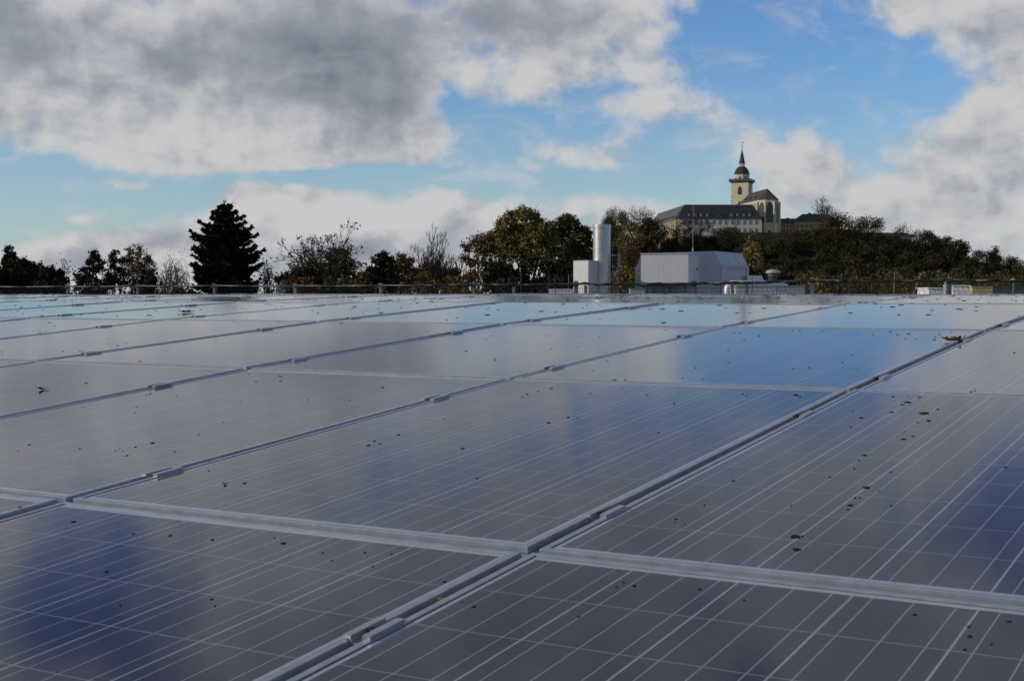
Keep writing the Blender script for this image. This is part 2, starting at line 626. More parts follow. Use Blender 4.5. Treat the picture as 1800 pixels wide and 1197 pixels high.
# dark spots read off the photograph: x, y, width in pixels
SPOTS = [
    (430, 848, 10), (395, 851, 6), (129, 914, 12), (187, 1001, 12), (235, 935, 7), (299, 938, 8), (373, 945, 9), (498, 951, 13),
    (482, 942, 5), (567, 968, 6), (583, 981, 5), (641, 967, 8), (688, 970, 6), (655, 991, 6), (781, 1018, 8), (833, 1064, 9),
    (813, 1055, 6), (372, 1049, 8), (378, 1061, 5), (211, 1060, 6), (37, 892, 8), (1115, 1027, 10), (1230, 1033, 9), (1096, 1021, 5),
    (1084, 1029, 5), (1017, 1081, 9), (1608, 1077, 9), (1703, 1098, 8), (1774, 1089, 10), (1705, 1115, 12), (1743, 1129, 6), (1308, 1052, 5),
    (1696, 1138, 8), (1398, 942, 24), (1410, 941, 8), (1400, 965, 20), (1495, 888, 14), (1491, 895, 8), (1503, 875, 6), (1512, 875, 5),
    (1523, 857, 16), (1546, 863, 4), (1567, 889, 5), (1510, 810, 6), (1520, 801, 10), (1565, 830, 5), (1459, 839, 7), (1391, 888, 5), (1238, 887, 4),
    (1289, 845, 8), (1767, 822, 7), (1588, 773, 11), (1605, 768, 8), (1590, 760, 4), (1614, 744, 5), (1625, 728, 20), (1633, 741, 11), (1648, 721, 6),
    (1496, 752, 5), (1514, 736, 11), (1567, 726, 11), (1586, 713, 11), (1595, 709, 14), (1570, 699, 7), (1616, 700, 8), (1596, 699, 4), (1499, 725, 4),
    (1399, 694, 14), (1406, 697, 6), (1306, 692, 5), (1313, 696, 4), (1430, 706, 5), (1239, 888, 5), (1205, 920, 4), (1188, 911, 7), (1186, 917, 4),
    (700, 763, 9), (658, 774, 8), (668, 779, 6), (781, 735, 5), (918, 697, 5), (927, 692, 7), (946, 687, 5), (969, 682, 8), (999, 733, 9), (1015, 735, 4),
    (964, 742, 10), (839, 840, 7), (1157, 760, 7), (1185, 709, 6), (1038, 691, 5), (1094, 682, 4), (672, 679, 7), (1080, 667, 9), (1099, 667, 7), (1137, 694, 6),
    (870, 631, 5), (969, 611, 4), (1016, 608, 4), (1066, 617, 3), (1043, 651, 4), (1068, 634, 4), (1222, 646, 5), (1280, 637, 5), (1200, 664, 5), (1235, 665, 5),
    (1300, 585, 5), (1308, 598, 5), (1334, 590, 6), (1291, 584, 5), (1394, 581, 5), (1406, 581, 5), (1445, 582, 5), (1280, 616, 4), (1498, 624, 4), (1481, 637, 5),
    (1422, 646, 5), (1565, 583, 6), (1534, 588, 5), (1578, 588, 6), (1597, 587, 8), (1592, 595, 6), (1609, 596, 4), (1642, 597, 7), (1644, 593, 6), (1650, 588, 4),
    (1672, 584, 5), (1571, 607, 3), (1783, 620, 7), (1707, 688, 7), (1714, 686, 5), (240, 714, 5), (237, 724, 4), (258, 692, 4), (264, 690, 6), (310, 694, 3),
    (491, 659, 6), (495, 661, 5), (493, 668, 7), (438, 656, 5), (450, 669, 5), (146, 714, 3), (540, 701, 4), (349, 762, 6), (268, 777, 12), (238, 784, 7),
    (223, 799, 7), (216, 791, 4), (203, 791, 4), (307, 792, 5), (52, 780, 7), (140, 787, 6), (32, 791, 3), (393, 740, 4), (210, 787, 3), (367, 826, 5),
    (1053, 590, 4), (1115, 611, 3), (863, 589, 4), (854, 595, 4), (960, 589, 3), (1170, 578, 5), (750, 583, 3), (207, 607, 5), (111, 617, 4), (380, 599, 3),
    (191, 604, 4), (222, 603, 4), (5, 624, 4), (87, 566, 5), (97, 572, 5), (210, 567, 4), (360, 565, 3), (412, 565, 5), (417, 568, 4), (491, 565, 5),
    (206, 555, 5), (40, 551, 5), (20, 548, 4), (393, 554, 4), (250, 544, 4), (412, 541, 5), (621, 543, 5), (665, 543, 5), (617, 544, 4),
]


def add_speck(key, x, y, w, l):
    x = min(max(x, LIP + .004 + w / 2), PNX - LIP - .004 - w / 2)
    y = min(max(y, LIP + .004 + l / 2), PNY - LIP - .004 - l / 2)
    SPECKS.setdefault(key, []).append((x, y, w, l))


for px, py, w in SPOTS:
    h = ray_to_panel(px, py)
    if h:
        key, s, p = h
        wm = .85 * w * s / F
        add_speck(key, p.x, p.y, wm, wm * wob.uniform(.8, 1.5))
for key, (M, k, n) in panels.items():
    row = key[0]
    cnt = {-1: 0, 0: 2, 1: 2, 2: 3, 3: 16, 4: 30, 5: 34}.get(row, 20)
    if row == 3 and key[1] >= 6:
        cnt = 11
    for i in range(cnt):
        yy = wob.random() ** (.75 if row >= 3 else 1) * PNY
        w = wob.choice((.008, .012, .016, .022, .03)) * (1.0 if row >= 3 else .45)
        add_speck(key, wob.uniform(0, PNX), yy, w, w * wob.uniform(.8, 1.6))

frame_proto = frame_bm().build('frame', ALU)
glass_proto = glass_bm().build('glass_pane', GLASS)
COL.objects.unlink(frame_proto)
COL.objects.unlink(glass_proto)
pw = random.Random(4)
for (row, c), (M, k, n) in sorted(panels.items()):
    rowname = ORD[row] + ' row' if row > 0 else 'nearest row'
    rowname = {-1: 'row under the camera', 0: 'nearest row'}.get(row, ORD[row] + ' row')
    colname = 'rightmost' if k == 0 else ORD[k] + ' from the right'
    if k == n - 1 and n > 1:
        colname = 'leftmost'
    label = f'framed solar panel, {colname} in the {rowname} of the roof'
    root = thing('solar_panel', M.to_translation(), label, 'solar panel', 'solar panels laid edge to edge on the roof')
    wobM = Matrix.Rotation(R(pw.gauss(0, .10)), 4, 'X') @ Matrix.Rotation(R(pw.gauss(0, .10)), 4, 'Y')
    root.matrix_world = M @ wobM
    for pr in (frame_proto, glass_proto):
        q = pr.copy()
        COL.objects.link(q)
        q.parent = root
    sp = SPECKS.get((row, c), [])
    if sp:
        mb = MB()
        for x, y, w, l in sp:
            a0 = wob.uniform(0, PI)
            nv = wob.choice((6, 7, 8, 9))
            ring = []
            for i in range(nv):
                a = 2 * PI * i / nv
                rr = wob.uniform(.72, 1.08)
                dx, dy = math.cos(a) * w / 2 * rr, math.sin(a) * l / 2 * rr
                ring.append((dx * math.cos(a0 * .3) - dy * math.sin(a0 * .3), dx * math.sin(a0 * .3) + dy * math.cos(a0 * .3)))
            h = .0006 + .05 * w
            mb.loft([[(x + dx, y + dy, -.0016) for dx, dy in ring], [(x + dx * .95, y + dy * .95, -.0016 + h * .55) for dx, dy in ring],
                     [(x + dx * .5, y + dy * .5, -.0016 + h) for dx, dy in ring]])
        o = mb.build('dirt_spots', DIRT, root, True)
        o['kind'] = 'stuff'

# clamps in the seams between the panels
def clamp_bm():
    m = MB()
    L = .075
    h = .0045
    gap = (PW - PNX) / 2
    # left flange, web walls and floor, right flange set a little further on
    m.bx(-gap - .0095, -gap + .0025, 0, L, .0004, h)
    m.bx(-gap + .0004, -gap + .0028, 0, L, -.030, .0002)
    m.bx(gap - .0028, gap - .0004, .004, L + .004, -.030, .0002)
    m.bx(-gap + .003, gap - .003, 0, L, -.0085, -.0055)
    m.bx(gap - .0025, gap + .0095, .004, L + .004, .0004, h + .0006)
    return m


def bolt_bm():
    m = MB()
    m.lathe([(.0068, -.0054), (.0068, .0022), (.0056, .0030), (.0038, .0030), (.0036, -.0012), (.0001, -.0012)], 12, (0, .038))
    return m


clamp_proto = clamp_bm().build('panel_clamp', ALU_B)
bolt_proto = bolt_bm().build('bolt', DARKSTEEL)
COL.objects.unlink(clamp_proto)
COL.objects.unlink(bolt_proto)
for row in range(0, 6):
    ya, za = PROF[row]
    t = R(TILT[row])
    rowpan = sorted(c for (r_, c) in panels if r_ == row)
    if not rowpan:
        continue
    seams = [c for c in rowpan if c - 1 in rowpan or True]
    kk = 0
    for which, yo in ((0, .215), (1, 1.222)):
        vis = []
        for c in rowpan:
            M = Matrix.Translation((-(c - 1) * PW, ya, za)) @ Matrix.Rotation(t, 4, 'X') @ Matrix.Translation((0, yo, 0))
            s = toscreen(M.to_translation())
            if s and -5 < s[0] < 1805 and s[1] < 1200 and (row, c - 1) in panels:
                vis.append((s[0], c, M))
        vis.sort(key=lambda q: -q[0])
        for k, (sx_, c, M) in enumerate(vis):
            o = clamp_proto.copy()
            COL.objects.link(o)
            o.matrix_world = M
            pos = 'rightmost' if k == 0 else ORD[k] + ' from the right'
            if len(vis) == 1:
                pos = 'only one'
            rn = 'nearest row' if row == 0 else ORD[row] + ' row'
            tag(o, f'silver clamp in a panel seam, {pos}, {"near" if which == 0 else "far"} line, {rn}', 'clamp',
                'clamps holding the solar panels')
            q = bolt_proto.copy()
            COL.objects.link(q)
            q.parent = o

# ------------------------------------------------------------------ leaves lying on the glass
LEAF_BROWN = mat('dry_brown_leaf', (.20, .095, .035), .7, 0, 0, 60, .2, col2=(.09, .04, .02))
LEAF_DARK = mat('dark_wet_leaf', (.035, .022, .014), .6, 0, .3, 60, .3)
LEAF_YELLOW = mat('yellow_leaf', (.42, .21, .02), .6, 0, .2, 80, .3)


def leaf(name, size, m, loc, rz, label, curl=.35, lobes=5, seed=1, pitch=0.0, stalk=True):
    r_ = random.Random(seed)
    n = 36
    rim = []
    for i in range(n):
        a = 2 * PI * i / n
        lob = 1 + .30 * math.cos(lobes * a + .4) + .08 * math.cos(11 * a + seed)
        x = math.cos(a) * size * .5 * lob
        y = math.sin(a) * size * .36 * lob
        rim.append((x, y))

    def zz(x, y):
        return curl * ((y / (size * .36)) ** 2 * size * .30 + (x / (size * .5)) ** 2 * size * .28 + .05 * size * math.sin(9 * x / size + seed))
    th = size * .012
    mb = MB()
    vs = []
    for k in (.33, .66, 1.0):
        vs += [(x * k, y * k) for x, y in rim]
    V = [(0, 0, zz(0, 0))] + [(x, y, zz(x, y)) for x, y in vs]
    B = [(x, y, z - th) for x, y, z in V]
    fs = []
    N = len(V)
    for i in range(n):
        j = (i + 1) % n
        fs += [(0, 1 + i, 1 + j), (N, N + 1 + j, N + 1 + i)]
        for k in (0, 1):
            a, b_, c_, d_ = 1 + k * n + i, 1 + (k + 1) * n + i, 1 + (k + 1) * n + j, 1 + k * n + j
            fs += [(a, b_, c_, d_), (N + d_, N + c_, N + b_, N + a)]
        a, b_ = 1 + 2 * n + i, 1 + 2 * n + j
        fs.append((a, N + a, N + b_, b_))
    mb.add(V + B, fs)
    o = mb.build(name, m, None, True)
    o.location = loc
    o.rotation_euler = (pitch, 0, rz)
    tag(o, label, 'leaf', 'fallen leaves on the panels')
    if stalk:
        q = MB()
        q.path([(-size * .45, 0, zz(-size * .45, 0)), (-size * .62, size * .04, size * .16), (-size * .72, size * .10, size * .42)], size * .014, 5)
        q.build('stalk', m, o)
    return o


def on_panel(px, py, dz=.002):
    h = ray_to_panel(px, py)
    M = panels[h[0]][0]
    return M @ (h[2] + Vector((0, 0, dz)))


leaf('fallen_leaf', .066, LEAF_BROWN, on_panel(1676, 600, .001), YAW + .15, 'curled orange brown leaf lying beside a clamp, the largest on the panels', .55, 5, 2)
leaf('fallen_leaf', .030, LEAF_BROWN, on_panel(75, 684, .0), YAW + .5, 'small curled brown leaf alone on a grey panel near the left edge', .45, 3, 5)
leaf('fallen_leaf', .075, LEAF_DARK, on_panel(328, 549, .0), YAW - .1, 'dark twiggy leaf on a pale panel below the spruce', .3, 4, 8)
leaf('fallen_leaf', .011, LEAF_DARK, on_panel(396, 850, .0), YAW + .9, 'tiny grey leaf scrap standing beside a round dark spot', .5, 3, 9)
# yellow leaf standing in the gap of the middle seam
pgap = Vector((-0 * PW, 0, 0))
ta = R(TILT[0])
best = None
for i in range(400):
    yy = -PL * i / 400
    p = Vector((0, yy * math.cos(ta), yy * math.sin(ta)))
    s = toscreen(p)
    if s and abs(s[0] - 776) < 3:
        best = p
        break
if best:
    leaf('fallen_leaf', .018, LEAF_YELLOW, best + Vector((.001, 0, -.009)), YAW, 'round yellow leaf stuck upright in the seam between two near panels', .1, 2, 3, R(78), False)

# ------------------------------------------------------------------ guard fence along the far roof edge
GREEN = mat('dark_green_net_cord', (.012, .030, .026), .8, 0, .2, 20, .2)
fz = lambda y_: np.interp(y_, [PROF[k][0] for k in range(-2, 13)], [PROF[k][1] for k in range(-2, 13)])
FB = float(fz(FENCE_Y)) - .05
RAIL_Z = CZ + .165
fence = thing('safety_fence', (0, FENCE_Y, FB), 'low steel guard rail with dark green netting along the far edge of the roof', 'fence', rz=0)


def fx_of(px):
    """x on the fence line seen at pixel column px"""
    a = math.atan((px - 900) / F)
    return CX + (FENCE_Y - CY) * math.tan(a - YAW)


rz_l = RAIL_Z - FB
posts_px = [-20, 117, 240, 375, 517, 667, 831, 1010, 1218, 1426, 1667]
rail = MB()
xs = [fx_of(-150)] + [fx_of(p) for p in posts_px] + [fx_of(1990)]
rr_ = random.Random(3)
railz = {}
for i, x in enumerate(xs):
    railz[i] = rz_l + rr_.uniform(-.008, .008) + (.035 if i > 9 else .012 if i > 7 else 0)
for i in range(len(xs) - 1):
    m_ = .5 * (xs[i] + xs[i + 1])
    sag = -.012 if i < 7 else -.02
    rail.path([(xs[i], 0, railz[i]), (m_, 0, .5 * (railz[i] + railz[i + 1]) + sag), (xs[i + 1], 0, railz[i + 1])], .016, 8)
rail.build('top_rail', STEEL, fence, True)
for i, p in enumerate(posts_px):
    m_ = MB()
    x = fx_of(p)
    hgt = railz[i + 1]
    m_.bx(x - .026, x + .026, .024, .076, 0, hgt + .045)
    m_.bx(x - .04, x + .04, -.03, .085, hgt - .028, hgt - .020)
    m_.bx(x - .032, x + .032, -.026, .03, hgt + .0205, hgt + .028)
    m_.build('post', STEEL if i in (4, 5, 9) else DARKSTEEL, fence)
for p in (901, 1027, 1285, 1310):
    m_ = MB()
    x = fx_of(p)
    m_.bx(x - .02, x + .02, .03, .07, 0, rz_l - .03)
    m_.bx(x - .03, x + .03, .02, .08, rz_l - .03, rz_l - .022)
    m_.build('post', STEEL, fence)
net = MB()
step = .062
xa, xb = fx_of(-80), fx_of(1900)
nx = int((xb - xa) / step)


def netp(i, h):
    """knot i along the net, h metres below its top cord; the right half sags and leans"""
    f = max(0.0, (i / nx - .50) / .5)
    lean = f * .55 * h + f * .03 * math.sin(i * .8)
    top = float(np.interp(xa + i * step, xs, [railz[k] for k in range(len(xs))])) - .012
    sagz = -f * .03 * abs(math.sin(i * .11))
    return (xa + i * step + lean, -.032 + .012 * math.sin(i * .37), top - h + sagz + f * .012 * math.sin(i * 1.3 + h * 20))


hs = [k * step for k in range(0, 9)]
for i in range(nx + 1):
    pts = [netp(i, h) for h in hs]
    for a, b_ in zip(pts[:-1], pts[1:]):
        net.tube(a, b_, .0026, .0026, 3)
for h in hs:
    pts = [netp(i, h) for i in range(nx + 1)]
    for a, b_ in zip(pts[:-1], pts[1:]):
        net.tube(a, b_, .0026, .0026, 3)
net.build('net', GREEN, fence)
roll = MB()
pp = []
for i in range(0, 420):
    px = 760 + i * 2.7
    x = fx_of(px)
    k = float(np.interp(x, xs, [railz[q] for q in range(len(xs))]))
    pp.append((x, -.028 + .012 * math.sin(i * .7), k - .012 + .016 * math.sin(i * .33) * math.sin(i * .071 + 1)))
for q, (a, b_) in enumerate(zip(pp[:-1], pp[1:])):
    r0 = .012 + .008 * abs(math.sin(q * .21)) + .005 * math.sin(q * .9)
    roll.tube(a, b_, max(.006, r0), max(.006, r0), 6)
roll.build('gathered_net', GREEN, fence, True)


# ------------------------------------------------------------------ plant on the neighbouring flat roof
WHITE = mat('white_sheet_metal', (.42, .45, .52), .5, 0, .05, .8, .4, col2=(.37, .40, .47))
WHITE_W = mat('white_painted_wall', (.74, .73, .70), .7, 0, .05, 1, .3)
GREYW = mat('grey_wall_paint', (.36, .37, .39), .7, 0, .06, 1, .3)
BEIGE = mat('beige_wall_paint', (.55, .43, .22), .7, 0, .06, 1, .3)
STAINLESS = mat('stainless_steel_sheet', (.50, .48, .46), .42, .8, .08, 2.5, .5, .02, 3)
DOOR_GREY = mat('grey_door_panel', (.45, .46, .50), .55, 0, .05, 2, .4)  # plain grey of the inset side door


def ribbed():
    m = mat('ribbed_white_cladding', (.58, .585, .60), .5, 0, .04, .7, .4)
    T = NT(m.node_tree)
    b = m.node_tree.nodes['Principled BSDF']
    tcn = T.n('ShaderNodeTexCoord')
    s = T.n('ShaderNodeSeparateXYZ')
    T.put(s.inputs[0], tcn.outputs['Object'])
    f = T.m('FRACT', T.m('MULTIPLY', T.m('ADD', s.outputs[0], s.outputs[1]), 7.5))
    h = T.ramp(T.m('ABSOLUTE', T.m('SUBTRACT', f, .5)), .36, .46)
    bn = T.n('ShaderNodeBump')
    bn.inputs['Distance'].default_value = .03
    bn.inputs['Strength'].default_value = .7
    T.put(bn.inputs['Height'], h)
    T.put(b.inputs['Normal'], bn.outputs[0])
    return m


RIB = ribbed()
HALL_Z = -2.6          # top of the neighbouring roof
DP = 92.0              # its depth

nb = thing('flat_roof_building', at(1300, 517, 115) * 1.0, 'long flat roofed neighbouring building whose white parapet shows behind the netting', 'building')
nb.location.z = GROUND_Z
m_ = MB(); m_.bx(-30, 34, -29, 30, 0, HALL_Z - GROUND_Z - .3); m_.build('wall', GREYW, nb)
m_ = MB(); m_.bx(-30.2, 34.2, -29.2, 30.2, HALL_Z - GROUND_Z - .297, HALL_Z - GROUND_Z); m_.build('roof', ROOFING, nb)


def block(name, px0, px1, pyt, D, depth, m, label, cat, zb=HALL_Z, group=None, rz=0.0):
    x0, zt = lat(px0, pyt, D)
    x1, _ = lat(px1, pyt, D)
    c = at((px0 + px1) / 2, 517, D)
    mb = MB()
    w = x1 - x0
    mb.bx(-w / 2, w / 2, 0, depth, 0, zt - zb - .06)
    mb.bx(-w / 2 - .04, w / 2 + .04, -.04, depth + .04, zt - zb - .058, zt - zb)
    o = mb.build(name, m)
    o.location = (c.x, c.y, zb)
    o.rotation_euler = (0, 0, YAW + rz)
    return tag(o, label, cat, group)


def frame_at(px, D, zb):
    p = at(px, 517, D)
    return Vector((p.x, p.y, zb))


def rel(px, py, D, px0, D0, zb):
    """local coordinates of a pixel at depth D in a view-aligned thing whose base is at (px0, D0, zb)"""
    x, z = lat(px, py, D)
    x0, _ = lat(px0, 517, D0)
    return (x - x0, D - D0, z - zb)


# steel chimney with ladder and platform
st_ = thing('chimney_stack', frame_at(1057.5, DP, HALL_Z), 'tall round stainless steel chimney beside the white boxes', 'chimney')
rad = (1073 - 1042.5) / 2 / F * DP
top = rel(1057, 395, DP, 1057.5, DP, HALL_Z)[2]
m_ = MB()
prof = [(rad, 0)]
for pyb in (503, 478, 458, 437):
    z = rel(1057, pyb, DP, 1057.5, DP, HALL_Z)[2]
    prof += [(rad, z - .03), (rad + .018, z - .025), (rad + .018, z + .025), (rad, z + .03)]
prof += [(rad, top - .28), (rad + .03, top - .26), (rad + .03, top - .05), (rad + .01, top), (rad - .08, top), (rad - .08, top - 1.0)]
m_.lathe(prof, 72)
m_.build('flue', STAINLESS, st_)
LADDER = mat('blue_grey_steel', (.15, .17, .20), .5, .2, .1, 8)
# ladder with cage
m_ = MB()
zl = rel(1068, 447, DP, 1057.5, DP, HALL_Z)[2]
lx = rad + .12
for dx in (0, .42):
    m_.tube((lx + dx, -.25, 0), (lx + dx, -.25, zl + .6), .03, None, 5)
for k in range(int((zl + .3) / .3)):
    m_.tube((lx, -.25, .2 + k * .3), (lx + .42, -.25, .2 + k * .3), .018, None, 4)
for k in range(5):
    z = zl - .1 - k * .75
    pts = [(lx + .21 + .36 * math.cos(a), -.25 - .36 * math.sin(a) * .9, z) for a in np.linspace(0, PI, 7)]
    m_.path(pts, .022, 4)
m_.build('ladder', LADDER, st_)
m_ = MB()
zp = rel(1068, 470, DP, 1057.5, DP, HALL_Z)[2]
px_r = rel(1088, 470, DP, 1057.5, DP, HALL_Z)[0]
m_.bx(lx + .45, px_r, -.5, .5, zp - .05, zp)
m_.tube((lx + .5, .45, zp - .05), (rad * .5, .3, zp - .9), .03, None, 5)
m_.tube((px_r, -.45, zp - .05), (lx + .42, -.25, zp - .9), .03, None, 5)
m_.build('platform', LADDER, st_)
m_ = MB()
zt = rel(1068, 448, DP, 1057.5, DP, HALL_Z)[2]
for x, y in ((px_r - .03, -.45), (px_r - .03, .45), (lx + .5, -.45), (lx + .5, .45)):
    m_.tube((x, y, zp), (x, y, zt), .026, None, 5)
for z in (zt - .02, (zt + zp) / 2):
    m_.path([(lx + .5, -.45, z), (px_r - .03, -.45, z), (px_r - .03, .45, z), (lx + .5, .45, z)], .022, 5)
m_.build('handrail', LADDER, st_)
m_ = MB()
zc = rel(1068, 437, DP, 1057.5, DP, HALL_Z)[2]
for dx in (-.05, .09):
    m_.tube((dx, -rad - .05, 0), (dx, -rad - .05, .9), .022, None, 6)
m_.build('drain_pipe', DARKSTEEL, st_)

# white box left of the chimney, a corner towards the camera
wbx = thing('equipment_box', frame_at(1034, 90, HALL_Z), 'small white ribbed metal box left of the steel chimney', 'rooftop box')
h_ = rel(1034, 457.5, 90, 1034, 90, HALL_Z)[2]
hl = rel(1008, 459.5, 91.0, 1034, 90, HALL_Z)
hr = rel(1052, 458, 91.6, 1034, 90, HALL_Z)
m_ = MB()
lo_h = rel(1034, 504, 90, 1034, 90, HALL_Z)[2]
A_, B_, C_, D_ = (0, 0), (hr[0], hr[1]), (hr[0] + hl[0], hr[1] + hl[1]), (hl[0], hl[1])
m_.hexa([(*p, .0) for p in (A_, B_, C_, D_)], [(*p, h_ - .05) for p in (A_, B_, C_, D_)])
m_.build('housing', RIB, wbx)
m_ = MB()
cx_, cy_ = (B_[0] + D_[0]) / 2, (B_[1] + D_[1]) / 2
gr = lambda p: (cx_ + (p[0] - cx_) * 1.02, cy_ + (p[1] - cy_) * 1.02)
m_.hexa([(*gr(p), h_ - .048) for p in (A_, B_, C_, D_)], [(*gr(p), h_) for p in (A_, B_, C_, D_)])
m_.build('cap', WHITE, wbx)

# big plant housing with chamfered top and the ribbed intake in front
DG = 93.0
HG = thing('plant_housing', frame_at(1190, DG, HALL_Z), 'large white plant housing with sloped shoulders and a ribbed box on its front', 'plant housing')
q = lambda px, py, D: rel(px, py, D, 1190, DG, HALL_Z)
gable = [q(1114.5, 517, DG)[:1] + (0, 0), q(1114.5, 475, DG), q(1127, 446, DG), q(1259, 441, DG), q(1270, 464, DG), q(1270, 517, DG)[:1] + (0, 0)]
back = 5.2
skew = q(1304, 444, DG + back)[0] - q(1259, 441, DG)[0]
m_ = MB()
gw = gable[5][0] - gable[0][0]
turn = lambda x: (x - gable[0][0]) / gw * 1.5 - .7
fr = [(p[0], turn(p[0]), p[2]) for p in gable]
bk = [(p[0] + skew, back, p[2] - .02) for p in gable]
m_.loft([fr, bk])
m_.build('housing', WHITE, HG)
m_ = MB()
# thin overhanging eave sheet between roof slope and side wall
e0, e1 = (gable[4][0], .8, gable[4][2]), (gable[4][0] + skew, back, gable[4][2] - .02)
nrm = Vector((back - .8, -skew, 0)).normalized()
for (aa, bb, t0, t1) in ((0.0, 1.0, -.05, .02),):
    p0 = Vector(e0) + nrm * .002
    p1 = Vector(e1) + nrm * .002
    m_.hexa([p0 + Vector((0, 0, -.08)), p0 + Vector((0, 0, -.08)) + nrm * .07, p1 + Vector((0, 0, -.08)) + nrm * .07, p1 + Vector((0, 0, -.08))],
            [p0, p0 + nrm * .07, p1 + nrm * .07, p1])
m_.build('eave', WHITE, HG)
# side wall panel, framed
m_ = MB()
sw = lambda f_, z_: (Vector((gable[5][0] + skew * f_, .8 + (back - .8) * f_, z_)) + nrm * .004)
zt_ = gable[4][2]
for f0, f1, z0_, z1_ in ((.0, .04, .2, zt_ - .1), (.93, 1.0, .2, zt_ - .1), (.04, .93, zt_ - .24, zt_ - .1)):
    a_, b2 = sw(f0, z0_), sw(f1, z0_)
    a3, b3 = sw(f0, z1_), sw(f1, z1_)
    m_.hexa([a_, b2, b2 + nrm * .06, a_ + nrm * .06], [a3, b3, b3 + nrm * .06, a3 + nrm * .06])
m_.build('panel_frame', WHITE, HG)
m_ = MB()
a_, b2, a3, b3 = sw(.05, .3), sw(.92, .3), sw(.05, zt_ - .26), sw(.92, zt_ - .26)
m_.hexa([a_, b2, b2 + nrm * .012, a_ + nrm * .012], [a3, b3, b3 + nrm * .012, a3 + nrm * .012])
m_.build('side_door', DOOR_GREY, HG)
# ribbed intake
pj = 2.6
xl_, zb_ = q(1128, 497, DG - pj)[0], q(1128, 497, DG - pj)[2]
xr_, zt2 = q(1210, 445.5, DG - pj)[0], q(1210, 445.5, DG - pj)[2]
xr2 = q(1231, 441, DG)[0]
m_ = MB()
lo = [(xl_, -pj + .7, zb_), (xr_, -pj, zb_), (xr2, turn(xr2) - .006, zb_), (xl_ + .35, turn(xl_ + .35) - .006, zb_)]
m_.hexa(lo, [(x, y, zt2 - .05) for x, y, z in lo])
m_.build('intake_box', RIB, HG)
m_ = MB()
lo = [(xl_ - .04, -pj + .65, zt2 - .048), (xr_ + .05, -pj - .05, zt2 - .048), (xr2 + .03, turn(xr2) - .008, zt2 - .048), (xl_ + .3, turn(xl_ + .3) - .008, zt2 - .048)]
m_.hexa(lo, [(x, y, zt2 + .03) for x, y, z in lo])
m_.build('intake_lid', WHITE, HG)
m_ = MB()
lo = [(xl_ + .05, -pj + .75, zb_ - .10), (xr_ - .05, -pj + .05, zb_ - .10), (xr2 - .1, turn(xr2) - .01, zb_ - .10), (xl_ + .4, turn(xl_ + .4) - .01, zb_ - .10)]
m_.hexa(lo, [(x, y, zb_ - .002) for x, y, z in lo])
m_.build('intake_base', DARKSTEEL, HG)
for px in (1138, 1180, 1206):
    m_ = MB()
    x = q(px, 500, DG - pj + .3)[0]
    m_.bx(x - .05, x + .05, -pj + .9, -pj + 1.0, 0, zb_ - .102)
    m_.build('leg', STEEL, HG)
m_ = MB()
for k in (1, 2):
    f_ = k / 3
    a0 = Vector((gable[2][0] + skew * f_ * .98, 0, 0))
    p0 = Vector((gable[3][0] + skew * f_, .8 + (back - .8) * f_, gable[3][2] + .004))
    p1 = Vector((gable[4][0] + skew * f_, .8 + (back - .8) * f_, gable[4][2] + .004))
    m_.tube(p0, p1, .028, None, 4)
for zf in (.45, .72):
    z = gable[4][2] * zf
    xa_, xb_ = xr2 + .05, gable[5][0] - .03
    m_.tube((xa_, turn(xa_) - .004, z), (xb_, turn(xb_) - .004, z), .014, None, 4)
m_.build('seam', GREYW, HG)
m_ = MB()
xk = q(1226, 474, DG)[0]
m_.box((xr_ + (xr2 - xr_) * .7, -pj * .3 - .35, q(1226, 474, DG)[2]), (.10, .25, .14))
m_.build('handle', DARKSTEEL, HG)
# louvred service door on the left of the gable
m_ = MB()
x0_, x1_ = q(1115.6, 500, DG)[0], q(1127, 500, DG)[0]
zd = q(1120, 475, DG)[2]
m_.bx(x0_, x1_, -.78, -.71, .2, zd - .05)
for k in range(3):
    xx = x0_ + .06 + k * (x1_ - x0_ - .12) / 2
    m_.bx(xx - .025, xx + .025, -.82, -.782, .2, zd - .02)
m_.build('service_door', GREYW, HG)
# pipes below the intake
m_ = MB()
for px, r0 in ((1150, .09), (1165, .06)):
    x = q(px, 500, DG - pj + .8)[0]
    m_.tube((x, -pj + .9, 0), (x, -pj + .9, zb_ - .11), r0, None, 8)
m_.tube((xl_ + .2, -pj + .7, .9 + 1.1), (xr2 + 1.0, -pj + .7, .9 + 1.1), .07, None, 8)
m_.build('pipe', STEEL, HG)

# grey cabinet under the intake
block('control_cabinet', 1140, 1196, 502, DG - .9, .8, GREYW, 'low grey cabinet below the ribbed box of the plant housing', 'cabinet')
block('control_cabinet', 1108, 1134, 507, DG - 4.5, 1.0, GREYW, 'low rounded grey cover in front of the service door', 'cabinet')

# mast on the housing
mp = at(1218, 441, DG + .5)
m_ = MB()
m_.tube((0, 0, 0), (0, 0, lat(1218, 362, DG + .5)[1] - mp.z), .017, .008, 6)
m_.tube((0, 0, -.02), (0, 0, .16), .07, .05, 8)
o = m_.build('mast', mat('pale_metal', (.34, .35, .36), .5, .3, .05, 4))
o.location = mp
tag(o, 'tall thin white mast on top of the plant housing', 'mast')

